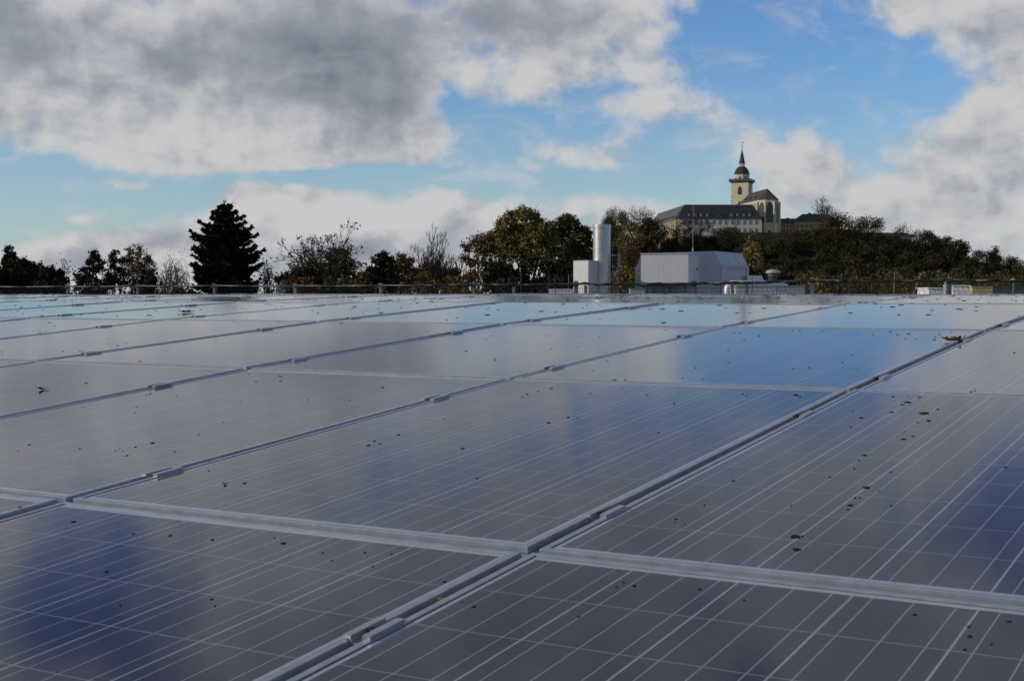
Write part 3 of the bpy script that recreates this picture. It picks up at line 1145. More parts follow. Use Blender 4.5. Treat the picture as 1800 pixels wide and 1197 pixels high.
# long duct and elbow, mushroom vent and low boxes on the right
DV = 88.0
dz = lambda py: lat(1300, py, DV)[1]
duct = thing('ventilation_duct', frame_at(1279, DV, HALL_Z), 'thick pale horizontal duct ending in a downward elbow', 'duct')
m_ = MB()
r0 = .26
zc_ = rel(1279, 500, DV, 1279, DV, HALL_Z)[2]
pts = [(0, 0, 0), (0, 0, zc_ - .25), (.08, .0, zc_ - .07), (.26, .0, zc_), (rel(1345, 500, DV, 1279, DV, HALL_Z)[0], 0, zc_)]
rings = []
for i, p in enumerate(pts):
    d = Vector(pts[min(i + 1, len(pts) - 1)]) - Vector(pts[max(i - 1, 0)])
    d.normalize()
    a = Vector((0, 1, 0))
    b2 = d.cross(a)
    rings.append([Vector(p) + (a * math.cos(2 * PI * k / 16) + b2 * math.sin(2 * PI * k / 16)) * r0 for k in range(16)])
m_.loft(rings)
m_.build('pipe', mat('pale_duct_metal', (.58, .59, .60), .35, .3, .06, 2), duct, True)

vent = thing('roof_vent', frame_at(1358.5, DV + 2, HALL_Z), 'round mushroom shaped roof vent with domed cap', 'vent')
vz = lambda py: rel(1358, py, DV + 2, 1358.5, DV + 2, HALL_Z)[2]
w_ = lambda a: a / F * (DV + 2)
m_ = MB()
m_.lathe([(w_(8), 0), (w_(8), vz(486)), (w_(9.2), vz(485.5)), (w_(9.2), vz(481.5))], 20)
m_.build('neck', STEEL, vent, True)
m_ = MB()
m_.lathe([(w_(7), vz(481.4)), (w_(13.2), vz(480.5)), (w_(13.2), vz(478.6)), (w_(11), vz(475.8)), (w_(6), vz(474.0)), (.02, vz(473.5))], 20)
m_.build('cap', mat('weathered_zinc', (.38, .40, .38), .5, .3, .1, 3), vent, True)
m_ = MB()
hw, hw2 = w_(24), w_(17)
m_.hexa([(-hw, -.6, 0), (hw, -.6, 0), (hw, 1.6, 0), (-hw, 1.6, 0)],
        [(-hw, -.6, vz(498)), (hw, -.6, vz(498)), (hw, 1.6, vz(498)), (-hw, 1.6, vz(498))])
m_.hexa([(-hw, -.6, vz(498) + .002), (hw, -.6, vz(498) + .002), (hw, 1.6, vz(498) + .002), (-hw, 1.6, vz(498) + .002)],
        [(-hw2, .1, vz(493.5)), (hw2, .1, vz(493.5)), (hw2, 1.0, vz(493.5)), (-hw2, 1.0, vz(493.5))])
m_.build('curb', WHITE, vent)

hut = thing('roof_hut', frame_at(1329, DV + 9, HALL_Z), 'small white tapered hut between the plant housing and the mushroom vent', 'roof hut')
m_ = MB()
hh = rel(1329, 484.5, DV + 9, 1329, DV + 9, HALL_Z)[2]
a_ = 15 / F * (DV + 9)
m_.hexa([(-a_, 0, 0), (a_, 0, 0), (a_, 1.5, 0), (-a_, 1.5, 0)], [(-a_, 0, hh - .5), (a_, 0, hh - .5), (a_, 1.5, hh - .5), (-a_, 1.5, hh - .5)])
m_.hexa([(-a_, 0, hh - .498), (a_, 0, hh - .498), (a_, 1.5, hh - .498), (-a_, 1.5, hh - .498)], [(-a_, .2, hh), (a_ * .72, .2, hh), (a_ * .72, 1.2, hh), (-a_, 1.2, hh)])
m_.build('body', WHITE_W, hut)

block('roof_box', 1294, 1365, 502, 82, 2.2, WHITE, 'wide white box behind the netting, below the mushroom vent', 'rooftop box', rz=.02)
block('roof_box', 1366.5, 1415, 502, 82, 2.2, GREYW, 'grey end section beside the wide white box', 'rooftop box', rz=.02)
block('roof_box', 1633, 1672, 505.5, 70, 2.0, WHITE_W, 'bright white box leftmost of the pale boxes at the far right', 'rooftop box')
block('roof_box', 1675, 1704, 501.5, 66, 2.0, WHITE_W, 'bright white box right of the grey square post', 'rooftop box', rz=-.1)
block('roof_box', 1709, 1743, 503.5, 74, 2.0, BEIGE, 'beige yellow box among the pale boxes at the far right', 'rooftop box')
block('roof_box', 1745, 1900, 503.5, 78, 2.0, mat('dark_blue_grey_wall', (.09, .10, .12), .6, 0, .1, 1), 'long dark blue grey box at the right edge', 'rooftop box')
block('roof_parapet', 965, 1007, 508, 84, .8, WHITE_W, 'low white parapet left of the steel chimney base', 'parapet')
block('square_post', 1662.5, 1671, 494, 60, .22, GREYW, 'thick grey square post between the two white boxes', 'post')
dome = thing('roof_cowl', frame_at(1782, 62, HALL_Z), 'small white domed cowl on a thin stem at the right edge', 'cowl')
kz = lambda py: rel(1782, py, 62, 1782, 62, HALL_Z)[2]
m_ = MB(); m_.lathe([(.06, 0), (.06, kz(494)), (.09, kz(493.8))], 10); m_.build('stem', STEEL, dome)
m_ = MB(); m_.lathe([(.15, kz(493.7)), (.23, kz(493.2)), (.20, kz(491.8)), (.08, kz(490.6)), (.01, kz(490.4))], 14); m_.build('cap', WHITE_W, dome, True)

# lightning rods and thin poles standing near the far edge
POLE = mat('pale_grey_pole', (.32, .33, .34), .5, .3, .1, 6)
DPOLE = mat('dark_grey_pole', (.06, .065, .07), .6, .2, .1, 6)
for px, py, lean, m, lab in (
        (916, 480, 0, DPOLE, 'thin dark rod in front of the big tree, left of the chimney boxes'),
        (964.5, 474, 0, DPOLE, 'tall thin dark rod left of the white parapet'),
        (976, 487, 0, DPOLE, 'short thin dark rod above the white parapet'),
        (999.5, 484, 0, POLE, 'pale thin rod just left of the white box by the chimney'),
        (1322, 482, 0, DPOLE, 'dark pole in front of the white hut and duct'),
        (1472, 480, 0, DPOLE, 'thin dark rod standing before the dark hill woods'),
        (1571, 480, .03, POLE, 'short pale pole upright above the netting before the woods'),
        (1604, 480, .36, POLE, 'short pale pole leaning to the right above the netting'),
        (1667, 482, 0, POLE, 'fine pale rod on top of the grey square post')):
    D = 30.0 if px != 1667 else 60.0
    p = at(px, 517, D)
    zt = lat(px, py, D)[1]
    zb_ = -.45 if D == 30.0 else lat(px, 494, D)[1]
    m_ = MB()
    hgt = zt - zb_
    m_.tube((-lean * hgt * .6, 0, 0), (lean * hgt * .4, 0, hgt), .009 if D < 40 else .02, .006 if D < 40 else .012, 6)
    m_.box((-lean * hgt * .6, 0, .02), (.12, .12, .04))
    o = m_.build('lightning_rod', m)
    o.location = (p.x, p.y, zb_)
    o.rotation_euler = (0, 0, YAW)
    tag(o, lab, 'rod', 'rods and poles along the roof edge')
tp = MB()
tp.bx(-16, 22, -.6, 1.2, GROUND_Z, -.452)
o = tp.build('terrace', ROOFING)
pp_ = at(1250, 517, 30)
o.location = (pp_.x, pp_.y, 0)
o.rotation_euler = (0, 0, YAW)
tag(o, kind='structure')

# ------------------------------------------------------------------ hill
def hill_h(lx, ly):
    """height of the terrain over the ground at sideways lx and depth ly in the view frame"""
    # plateau of the abbey, falling to the right and left
    cx_, cy_ = 165.0, 1075.0
    ax = np.where(lx < cx_, 105.0, 185.0)
    d = np.sqrt(((lx - cx_) / ax) ** 2 + ((ly - cy_) / 150.0) ** 2)
    h = 41 * (1 - np.clip((d - .75) / 1.15, 0, 1) ** 1.1)
    h = np.where(d > 1.9, 0, h)
    return h


HX = np.linspace(-300, 700, 90)
HY = np.linspace(720, 1600, 80)
hv, hf = [], []
for j, y in enumerate(HY):
    for i, x in enumerate(HX):
        hv.append((x, y, float(hill_h(np.array(x), np.array(y))) + (-.3 if i in (0, 89) or j in (0, 79) else .05)))
for j in range(79):
    for i in range(89):
        a = j * 90 + i
        hf.append((a, a + 1, a + 91, a + 90))
hm = bpy.data.meshes.new('hill')
hm.from_pydata(hv, [], hf)
hill = link('hill', hm, mat('woodland_floor', (.022, .020, .012), .95, 0, .3, .05, .1), None, True)
hill.location = (CX, CY, GROUND_Z)
hill.rotation_euler = (0, 0, YAW)
tag(hill, kind='structure')

# ------------------------------------------------------------------ abbey on the hill
CREAM = mat('cream_render', (.62, .55, .36), .85, 0, .08, .15, .2)
PALE = mat('pale_render', (.62, .59, .48), .85, 0, .07, .15, .2)
OCHRE = mat('ochre_stone', (.33, .27, .15), .85, 0, .15, .3, .2)
SLATE = mat('dark_slate', (.028, .030, .036), .55, 0, .25, .4, .4)
PANE = mat('dark_window', (.035, .04, .05), .25, 0, 0, 1, .5)
PANEB = mat('grey_window', (.12, .13, .16), .3, 0, 0, 1, .5)
LEAD = mat('weathered_lead', (.07, .075, .085), .5, .2, .2, .5)
LIGHTSTONE = mat('light_stone', (.55, .54, .50), .8, 0, .1, 1)
DA = 1000.0
BASEZ = 34.0
LX0, _ = lat(1265, 517, DA)
a0_ = at(1265, 517, DA)


def A(px, py, D):
    x, z = lat(px, py, D)
    return (x - LX0, D - DA, z - BASEZ)


def hip(m, x0, x1, y0, y1, z0, z1, inset):
    ym = (y0 + y1) / 2
    vs = [(x0, y0, z0), (x1, y0, z0), (x1, y1, z0), (x0, y1, z0), (x0 + inset, ym, z1), (x1 - inset, ym, z1)]
    m.add(vs, [(0, 1, 5, 4), (1, 2, 5), (2, 3, 4, 5), (3, 0, 4), (3, 2, 1, 0)])


wing = thing('abbey_wing', (a0_.x, a0_.y, BASEZ), 'long pale abbey wing with dark hipped slate roof left of the church', 'building')
xL, zE = A(1192, 385, DA)[0], A(1192, 385, DA)[2]
xR = A(1339, 385, DA)[0]
zR = A(1200, 360, DA + 8)[2]
DEP = 15.0
m_ = MB(); m_.bx(xL, xR, 0, DEP, -6, zE); m_.build('wall', PALE, wing)
m_ = MB()
hip(m_, xL - .5, xR + .5, -.6, DEP + .5, zE + .02, zR, 6.0)
rf = m_.build('roof', SLATE, wing)
for px in (1201.5, 1212, 1222.5, 1233.5, 1244, 1255, 1265.6, 1276.4, 1287.5, 1298, 1309, 1319, 1329.5):
    for py0, py1 in ((386.8, 394.8), (401.5, 409)):
        x, _, z1 = A(px, py0, DA)
        z0 = A(px, py1, DA)[2]
        w2 = .95
        mm = MB(); mm.bx(x - w2, x + w2, -.12, -.004, z0, z1)
        wn_ = mm.build('window', PANEB, wing)
        fm = MB()
        fm.bx(x - w2 - .25, x - w2 - .004, -.16, -.004, z0 - .2, z1 + .25)
        fm.bx(x + w2 + .004, x + w2 + .25, -.16, -.004, z0 - .2, z1 + .25)
        fm.bx(x - .06, x + .06, -.18, -.124, z0, z1)
        fm.build('frame', LIGHTSTONE, wn_)
for px in (1212, 1222.5, 1233, 1244, 1287, 1297.5, 1308, 1318.5):
    x = A(px, 380, DA)[0]
    z0, z1 = A(px, 380.5, DA)[2], A(px, 375.5, DA)[2]
    dm = MB()
    dm.bx(x - .8, x + .8, .9, 5.2, z0, z1)
    do = dm.build('dormer', LIGHTSTONE, wing)
    dd = MB(); dd.add([(x - 1.1, .7, z1), (x + 1.1, .7, z1), (x, .7, z1 + 1.0), (x - 1.1, 6.4, z1), (x + 1.1, 6.4, z1), (x, 6.4, z1 + 1.0)],
                      [(0, 1, 2), (5, 4, 3), (0, 2, 5, 3), (1, 4, 5, 2), (0, 3, 4, 1)])
    dd.build('dormer_roof', SLATE, do)
    dw = MB(); dw.bx(x - .45, x + .45, .82, .896, z0 + .3, z1 - .2); dw.build('pane', PANE, do)
x0_, x1_ = A(1256.5, 384, DA)[0], A(1272.5, 384, DA)[0]
zt_ = A(1265, 375.5, DA)[2]
m_ = MB()
xm = (x0_ + x1_) / 2
m_.add([(x0_, -.9, zE + .3), (x1_, -.9, zE + .3), (xm, -.9, zt_), (x0_, 5, zE + .3), (x1_, 5, zE + .3), (xm, 5, zt_)],
       [(0, 1, 2), (5, 4, 3), (0, 2, 5, 3), (1, 4, 5, 2), (0, 3, 4, 1)])
m_.build('pediment', LEAD, wing)
m_ = MB(); xx = A(1291, 390, DA)[0]; m_.tube((xx, -.25, -5), (xx, -.25, zE), .14, None, 6); m_.build('downpipe', DARKSTEEL, wing)

west = thing('abbey_side_wing', (a0_.x, a0_.y, BASEZ), 'ochre abbey wing running back on the left with sunlit grey roof', 'building')
# local axis: runs back from the near corner with a slight turn to the left
ang = math.atan2(7.0, 100.0)
ax_, ay_ = -math.sin(ang), math.cos(ang)
bx_, by_ = math.cos(ang), math.sin(ang)
LEN, WID = 118.0, 15.0
P = lambda s, t, z: (xL - .4 + ax_ * s + bx_ * t, DEP * .0 + .9 + ay_ * s + by_ * t, z)
m_ = MB()
m_.hexa([P(0.9, -1.0, -6), P(.9, WID - 1, -6), P(LEN, WID - 1, -6), P(LEN, -1.0, -6)], [P(.9, -1.0, zE - .3), P(.9, WID - 1, zE - .3), P(LEN, WID - 1, zE - .3), P(LEN, -1.0, zE - .3)])
m_.build('wall', OCHRE, west)
m_ = MB()
SLATE_L = mat('sunlit_grey_slate', (.085, .088, .092), .6, 0, .25, .3, .4)  # paler than the other slate: sun on this slope put into its colour
vs = [P(3, -1.6, zE - .25), P(8, WID / 2 - 1, zR - .1), P(LEN, WID / 2 - 1, zR - .1), P(LEN, -1.6, zE - .25), P(3, WID - .4, zE - .25), P(LEN, WID - .4, zE - .25)]
m_.add(vs, [(0, 1, 2, 3), (1, 4, 5, 2), (0, 4, 1), (3, 2, 5), (0, 3, 5, 4)])
m_.build('roof', SLATE_L, west)
for k in range(14):
    s = 9 + k * 7.6
    zz_ = zE + 2.0
    f_ = (zz_ - zE) / (zR - zE) * (WID / 2)
    dm = MB()
    c0, c1 = P(s, f_ - 2.0, 0), P(s + 1.6, f_ - 2.0, 0)
    c2, c3 = P(s + 1.6, f_ + 1.4, 0), P(s, f_ + 1.4, 0)
    dm.hexa([(c[0], c[1], zz_ - 1.0) for c in (c0, c3, c2, c1)], [(c[0], c[1], zz_ + .9) for c in (c0, c3, c2, c1)])
    dm.build('dormer', LEAD, west)
    wm = MB()
    c0, c1, c2, c3 = P(s + .2, -1.1, 0), P(s + 1.7, -1.1, 0), P(s + 1.7, -1.004, 0), P(s + .2, -1.004, 0)
    wm.hexa([(c[0], c[1], zE - 4.6) for c in (c0, c3, c2, c1)], [(c[0], c[1], zE - 1.6) for c in (c0, c3, c2, c1)])
    wm.build('window', PANE, west)

# church: nave and choir running back from the apse, tower behind
church = thing('abbey_church', (a0_.x, a0_.y, BASEZ), 'cream abbey church with slate roof, tall apse windows and a domed tower with spire', 'church')
DN = 1012.0
TD = 1075.0
xa0 = A(1296, 409, TD)
# apse: half octagon towards the camera, left part of the choir wall in the sun
cxp = A(1352.5, 409, DN)[0]
wA = (1370.5 - 1334.5) / 2 / F * DN
yN = DN - DA
zEv = A(1350, 351, DN)[2]
zRg = A(1350, 331.5, DN + 8)[2]
oct_ = [(cxp - wA, yN + 10), (cxp - wA, yN + 4.8), (cxp - wA * .42, yN), (cxp + wA * .42, yN - .2), (cxp + wA, yN + 4.8), (cxp + wA, yN + 10)]
backy = TD - DA - 5
dxn = A(1306, 345, TD)[0] - cxp + 3.0
nave = oct_ + [(cxp + wA + dxn, backy), (cxp - wA + dxn, backy)]
m_ = MB()
m_.loft([[(x, y, -6) for x, y in nave], [(x, y, zEv) for x, y in nave]])
m_.build('wall', CREAM, church)
rm = MB()
ridge0 = (cxp, yN + 9, zRg)
ridge1 = (cxp + dxn, backy, zRg - .4)
ev = [(cxp + (x - cxp) * 1.04, y - .4 if y < yN + 6 else y, zEv + .02) for x, y in oct_]
ev2 = [(cxp + wA * 1.04 + dxn, backy, zEv), (cxp - wA * 1.04 + dxn, backy, zEv)]
vs = ev + ev2 + [ridge0, ridge1]
rm.add(vs, [(0, 1, 8), (1, 2, 8), (2, 3, 8), (3, 4, 8), (4, 5, 8), (5, 6, 9, 8), (7, 0, 8, 9), (6, 7, 9), (7, 6, 5, 4, 3, 2, 1, 0)])
rm.build('roof', mat('church_slate', (.055, .055, .062), .55, 0, .2, .3, .4), church)


def arch_window(parent, p0, p1, z0, z1, m, out, name='window', nseg=7, thick=.25):
    """window with pointed head in the vertical plane through p0,p1; out is the outward normal"""
    p0, p1, out = Vector((*p0, 0)), Vector((*p1, 0)), Vector((*out, 0)).normalized()
    w = (p1 - p0)
    L = w.length
    w.normalize()
    pts = [(0, z0), (L, z0), (L, z1 - L * .8)]
    for k in range(1, nseg):
        a = k / nseg
        pts.append((L * (1 - a / 2), z1 - L * .8 + L * .8 * math.sin(a * PI / 2)))
    pts.append((L / 2, z1))
    for k in range(nseg - 1, 0, -1):
        a = k / nseg
        pts.append((L * a / 2, z1 - L * .8 + L * .8 * math.sin(a * PI / 2)))
    pts.append((0, z1 - L * .8))
    mb = MB()
    r0 = [p0 + w * x + Vector((0, 0, z)) + out * .01 for x, z in pts]
    r1 = [q_ + out * thick for q_ in r0]
    mb.loft([r0, r1])
    return mb.build(name, m, parent)


def face_window(parent, a, b_, f0, f1, z0, z1, m, **kw):
    a, b_ = Vector((*a, 0)), Vector((*b_, 0))
    d = b_ - a
    out = (d.y, -d.x)
    p0, p1 = a + d * f0, a + d * f1
    return arch_window(parent, (p0.x, p0.y), (p1.x, p1.y), z0, z1, m, out, **kw)


zw0, zw1 = A(1350, 391, DN)[2], A(1350, 355, DN)[2]
face_window(church, oct_[1], oct_[2], .16, .84, zw0, zw1, PANE)
face_window(church, oct_[2], oct_[3], .10, .90, zw0, zw1, PANE)
face_window(church, oct_[3], oct_[4], .18, .82, zw0, zw1, PANE)
face_window(church, oct_[2], oct_[3], .28, .72, A(1350, 413, DN)[2], A(1350, 404, DN)[2], PANE)
# buttresses on the corners of the apse
for k, (x, y) in enumerate(oct_[1:5]):
    d = Vector((x - cxp, y - (yN + 8), 0)).normalized()
    bm_ = MB()
    bm_.box((x + d.x * .5, y + d.y * .5, (zEv - 1.5 - 6) / 2), (1.1, 1.8, zEv - 1.5 + 6), math.atan2(d.y, d.x) + PI / 2)
    bm_.build('buttress', CREAM, church)
for k in range(4):
    f0 = .14 + k * .22
    a = Vector((*nave[7], 0)).lerp(Vector((*nave[0], 0)), f0)
    b2 = Vector((*nave[7], 0)).lerp(Vector((*nave[0], 0)), f0 + .07)
    face_window(church, (a.x, a.y), (b2.x, b2.y), 0, 1, zEv - 9, zEv - 1.6, PANE)
    bm_ = MB()
    c_ = Vector((*nave[7], 0)).lerp(Vector((*nave[0], 0)), f0 + .15)
    bm_.box((c_.x - .8, c_.y, (zEv - 2 - 6) / 2), (1.7, 1.2, zEv - 2 + 6))
    bm_.build('buttress', CREAM, church)
for k in range(3):
    f0 = .3 + k * .25
    c_ = Vector((*nave[7], zEv)).lerp(Vector((*nave[0], zEv)), f0)
    dm = MB(); dm.box((c_.x + 2.2, c_.y, zEv + 3.0), (2.2, 1.3, 1.5)); dm.build('dormer', LEAD, church)

# tower
txp = A(1304, 340, TD)[0]
typ = TD - DA
trot = R(-24)
hwT = 6.9
zG = A(1304, 322.5, TD)[2]


def sq(h, z, rot=trot):
    return [(txp + h * math.sqrt(2) * math.cos(rot + PI / 4 + k * PI / 2), typ + h * math.sqrt(2) * math.sin(rot + PI / 4 + k * PI / 2), z) for k in range(4)]


m_ = MB()
zstr = A(1300, 347, TD)[2]
m_.loft([sq(hwT, -6), sq(hwT, zstr), sq(hwT + .25, zstr + .1), sq(hwT + .25, zstr + .7), sq(hwT - .1, zstr + .8), sq(hwT - .1, zG)])
tower = m_.build('tower', CREAM, church)
m_ = MB()
m_.loft([sq(hwT + .1, zG + .01), sq(hwT + 1.3, zG + 1.0), sq(hwT + 1.5, zG + 1.0), sq(hwT + 1.5, zG + 2.9), sq(hwT + 1.1, zG + 2.9), sq(hwT + 1.1, zG + 2.0)])
m_.build('gallery', LEAD, tower)


def octr(r, z):
    return [(txp + r * math.cos(trot + PI / 8 + k * PI / 4), typ + r * math.sin(trot + PI / 8 + k * PI / 4), z) for k in range(8)]


TZ = lambda py: A(1304, py, TD)[2]
rW = lambda px: px / F * TD
m_ = MB(); m_.loft([octr(rW(13), TZ(322)), octr(rW(13), TZ(308.2)), octr(rW(13.6), TZ(308)), octr(rW(13.6), TZ(307.4))]); drum = m_.build('drum', CREAM, tower)
m_ = MB(); m_.loft([octr(rW(14.4), TZ(308.4) + 1.0), octr(rW(13.4), TZ(305.5)), octr(rW(12.4), TZ(302)), octr(rW(10.6), TZ(298)), octr(rW(8.0), TZ(295)), octr(rW(5.2), TZ(293.4))])
m_.build('dome', SLATE, tower)
m_ = MB()
for k in range(8):
    a = trot + PI / 8 + k * PI / 4
    x, y = txp + rW(4.2) * math.cos(a), typ + rW(4.2) * math.sin(a)
    m_.tube((x, y, TZ(293.3)), (x, y, TZ(288)), .32, None, 6)
m_.loft([octr(rW(4.8), TZ(293.3)), octr(rW(4.8), TZ(292.6))])
m_.loft([octr(rW(4.8), TZ(288)), octr(rW(4.8), TZ(287.4))])
m_.build('lantern', LIGHTSTONE, tower)
m_ = MB(); m_.loft([octr(rW(6.2), TZ(287.3)), octr(rW(5.0), TZ(285.2)), octr(rW(3.6), TZ(279)), octr(rW(2.2), TZ(271)), octr(rW(.35), TZ(262))]); m_.build('spire', SLATE, tower)
m_ = MB()
m_.tube((txp, typ, TZ(262.3)), (txp, typ, TZ(251)), .22, .12, 6)
m_.lathe([(.02, TZ(260.6)), (.6, TZ(259.8)), (.02, TZ(259))], 8, (txp, typ))
m_.box((txp, typ, TZ(255.5)), (2.2, .2, .25), trot)
m_.box((txp + .5, typ, TZ(251.2)), (1.5, .15, .6), trot)
m_.build('cross', LEAD, tower)
# tower windows on the two faces turned to the camera
C4 = sq(hwT, 0)
faces = []
for k in range(4):
    a, b2 = C4[k], C4[(k + 1) % 4]
    mid = ((a[0] + b2[0]) / 2 - txp, (a[1] + b2[1]) / 2 - typ)
    if mid[1] < 1:
        faces.append((a, b2))
for a, b2 in faces:
    a, b2 = a[:2], b2[:2]
    for z0, z1 in ((TZ(343), TZ(328.5)), (TZ(362), TZ(355))):
        face_window(tower, a, b2, .40, .60, z0, z1, PANE, thick=.35)
for k in range(8):
    a = trot + k * PI / 4
    r_ = rW(13) * math.cos(PI / 8)
    d = Vector((math.cos(a), math.sin(a), 0))
    if d.y > .3:
        continue
    tdir = Vector((-d.y, d.x, 0))
    c_ = Vector((txp, typ, 0)) + d * r_
    p0, p1 = c_ - tdir * .75, c_ + tdir * .75
    arch_window(drum, (p0.x, p0.y), (p1.x, p1.y), TZ(315.5), TZ(311), PANE, (d.x, d.y), thick=.2)

east = thing('abbey_annex', (a0_.x, a0_.y, BASEZ), 'dark roofed abbey annex right of the church, half behind the trees', 'building')
DE = 1040.0
x0_, x1_ = A(1374, 400, DE)[0], A(1396, 400, DE)[0]
x2_ = A(1475, 400, DE)[0]
zb1, zb2 = A(1380, 393, DE)[2], A(1400, 389.5, DE)[2]
m_ = MB(); m_.bx(x0_, x1_, DE - DA, DE - DA + 12, -6, zb1); m_.bx(x1_ + .003, x2_, DE - DA - 2, DE - DA + 14, -6, zb2); m_.build('wall', OCHRE, east)
m_ = MB(); hip(m_, x0_ - .4, x1_ + 6, DE - DA - .5, DE - DA + 12.5, zb1 + .02, A(1385, 383.5, DE)[2], 1.0)
m_.build('roof', SLATE, east)
m_ = MB(); hip(m_, x1_ - .5, x2_ + .5, DE - DA - 2.6, DE - DA + 14.5, zb2 + .02, A(1420, 375.5, DE)[2], 8.0); m_.build('roof', SLATE, east)
m_ = MB(); xx = A(1426, 375, DE)[0]; m_.bx(xx - 1, xx + 1, DE - DA + 5, DE - DA + 7, zb2 + 2, A(1420, 373.5, DE)[2]); m_.build('chimney', LEAD, east)
for px in (1378, 1384, 1390, 1402, 1409, 1417, 1425):
    x = A(px, 400, DE)[0]
    y = DE - DA if px < 1396 else DE - DA - 2
    for py0, py1 in ((395.5, 400), (404, 409)):
        mm = MB(); mm.bx(x - .8, x + .8, y - .1, y - .004, A(px, py1, DE)[2], A(px, py0, DE)[2]); mm.build('window', PANE, east)
for px in (1385, 1408, 1418, 1430):
    x = A(px, 385, DE)[0]
    y = DE - DA + .6
    dm = MB(); z0 = A(px, 387.5, DE)[2]; dm.bx(x - .8, x + .8, y - 1.2, y + 2.5, z0, z0 + 1.9); dm.build('dormer', LEAD, east)
low = thing('low_roof_building', at(1568, 517, 980), 'long low dark roof between bare trees on the right shoulder of the hill', 'building')
low.location.z = 25
zz_ = lambda py: lat(1568, py, 980)[1] - 25
m_ = MB(); m_.bx(-17, 14, 0, 12, -12, zz_(415)); m_.build('wall', OCHRE, low)
m_ = MB(); hip(m_, -17.6, 16, -.6, 12.6, zz_(415) + .02, zz_(408.5), 5); m_.build('roof', SLATE, low)
m_ = MB(); m_.bx(3, 5, 5, 7, zz_(413), zz_(407.3)); m_.build('chimney', LEAD, low)
TW = MB()
terr = thing('retaining_wall', (a0_.x, a0_.y, BASEZ), 'dark stone retaining wall at the foot of the abbey church', 'wall')
x0_, x1_ = A(1285, 411, 994)[0], A(1385, 411, 994)[0]
TW.bx(x0_, x1_, -8, -6.5, -12, A(1300, 408.8, 994)[2]); TW.build('wall', mat('dark_stone', (.05, .045, .04), .9, 0, .3, .3), terr)

# ------------------------------------------------------------------ trees
BARK = mat('dark_bark', (.030, .024, .019), .9, 0, .2, 1, .1)
BARKP = mat('pale_bark', (.16, .14, .12), .85, 0, .2, 1, .1)
LM = {
    'dark': leafmat('dark_leaves', (.010, .012, .006), (.028, .028, .012)),
    'spruce': leafmat('spruce_needles', (.005, .008, .005), (.012, .016, .009)),
    'olive': leafmat('olive_leaves', (.095, .082, .022), (.27, .215, .06)),
    'ochre': leafmat('ochre_leaves', (.07, .045, .013), (.20, .125, .028)),
    'brown': leafmat('brown_leaves', (.05, .035, .014), (.16, .10, .034)),
    'green': leafmat('green_leaves', (.035, .036, .012), (.12, .105, .032)),
    'pale': leafmat('pale_leaves', (.07, .06, .035), (.16, .13, .08)),
    'wood': leafmat('wood_leaves', (.016, .016, .007), (.056, .051, .019), .05),
    'woodg': leafmat('green_wood_leaves', (.030, .030, .010), (.105, .088, .026), .06),
    'woodb': leafmat('brown_wood_leaves', (.030, .024, .010), (.095, .064, .024), .06),
    'yellow': leafmat('yellow_leaves', (.12, .10, .03), (.24, .19, .06)),
    'twig': leafmat('grey_twig_haze', (.05, .046, .034), (.10, .09, .06)),
}


def leafquads(rg, pts, size, aspect=1.4, down=0.0):
    n = len(pts)
    a = rg.normal(size=(n, 3))
    a[:, 2] -= down
    a /= np.linalg.norm(a, axis=1)[:, None] + 1e-9
    b = rg.normal(size=(n, 3))
    b -= (b * a).sum(1)[:, None] * a
    b /= np.linalg.norm(b, axis=1)[:, None] + 1e-9
    s = size * rg.uniform(.6, 1.35, n)[:, None]
    a = a * s * aspect * .5
    b = b * s * .5
    P = np.stack([pts - a, pts - b * .9 + a * .1, pts + a, pts + b * .9 - a * .1], axis=1)
    return P


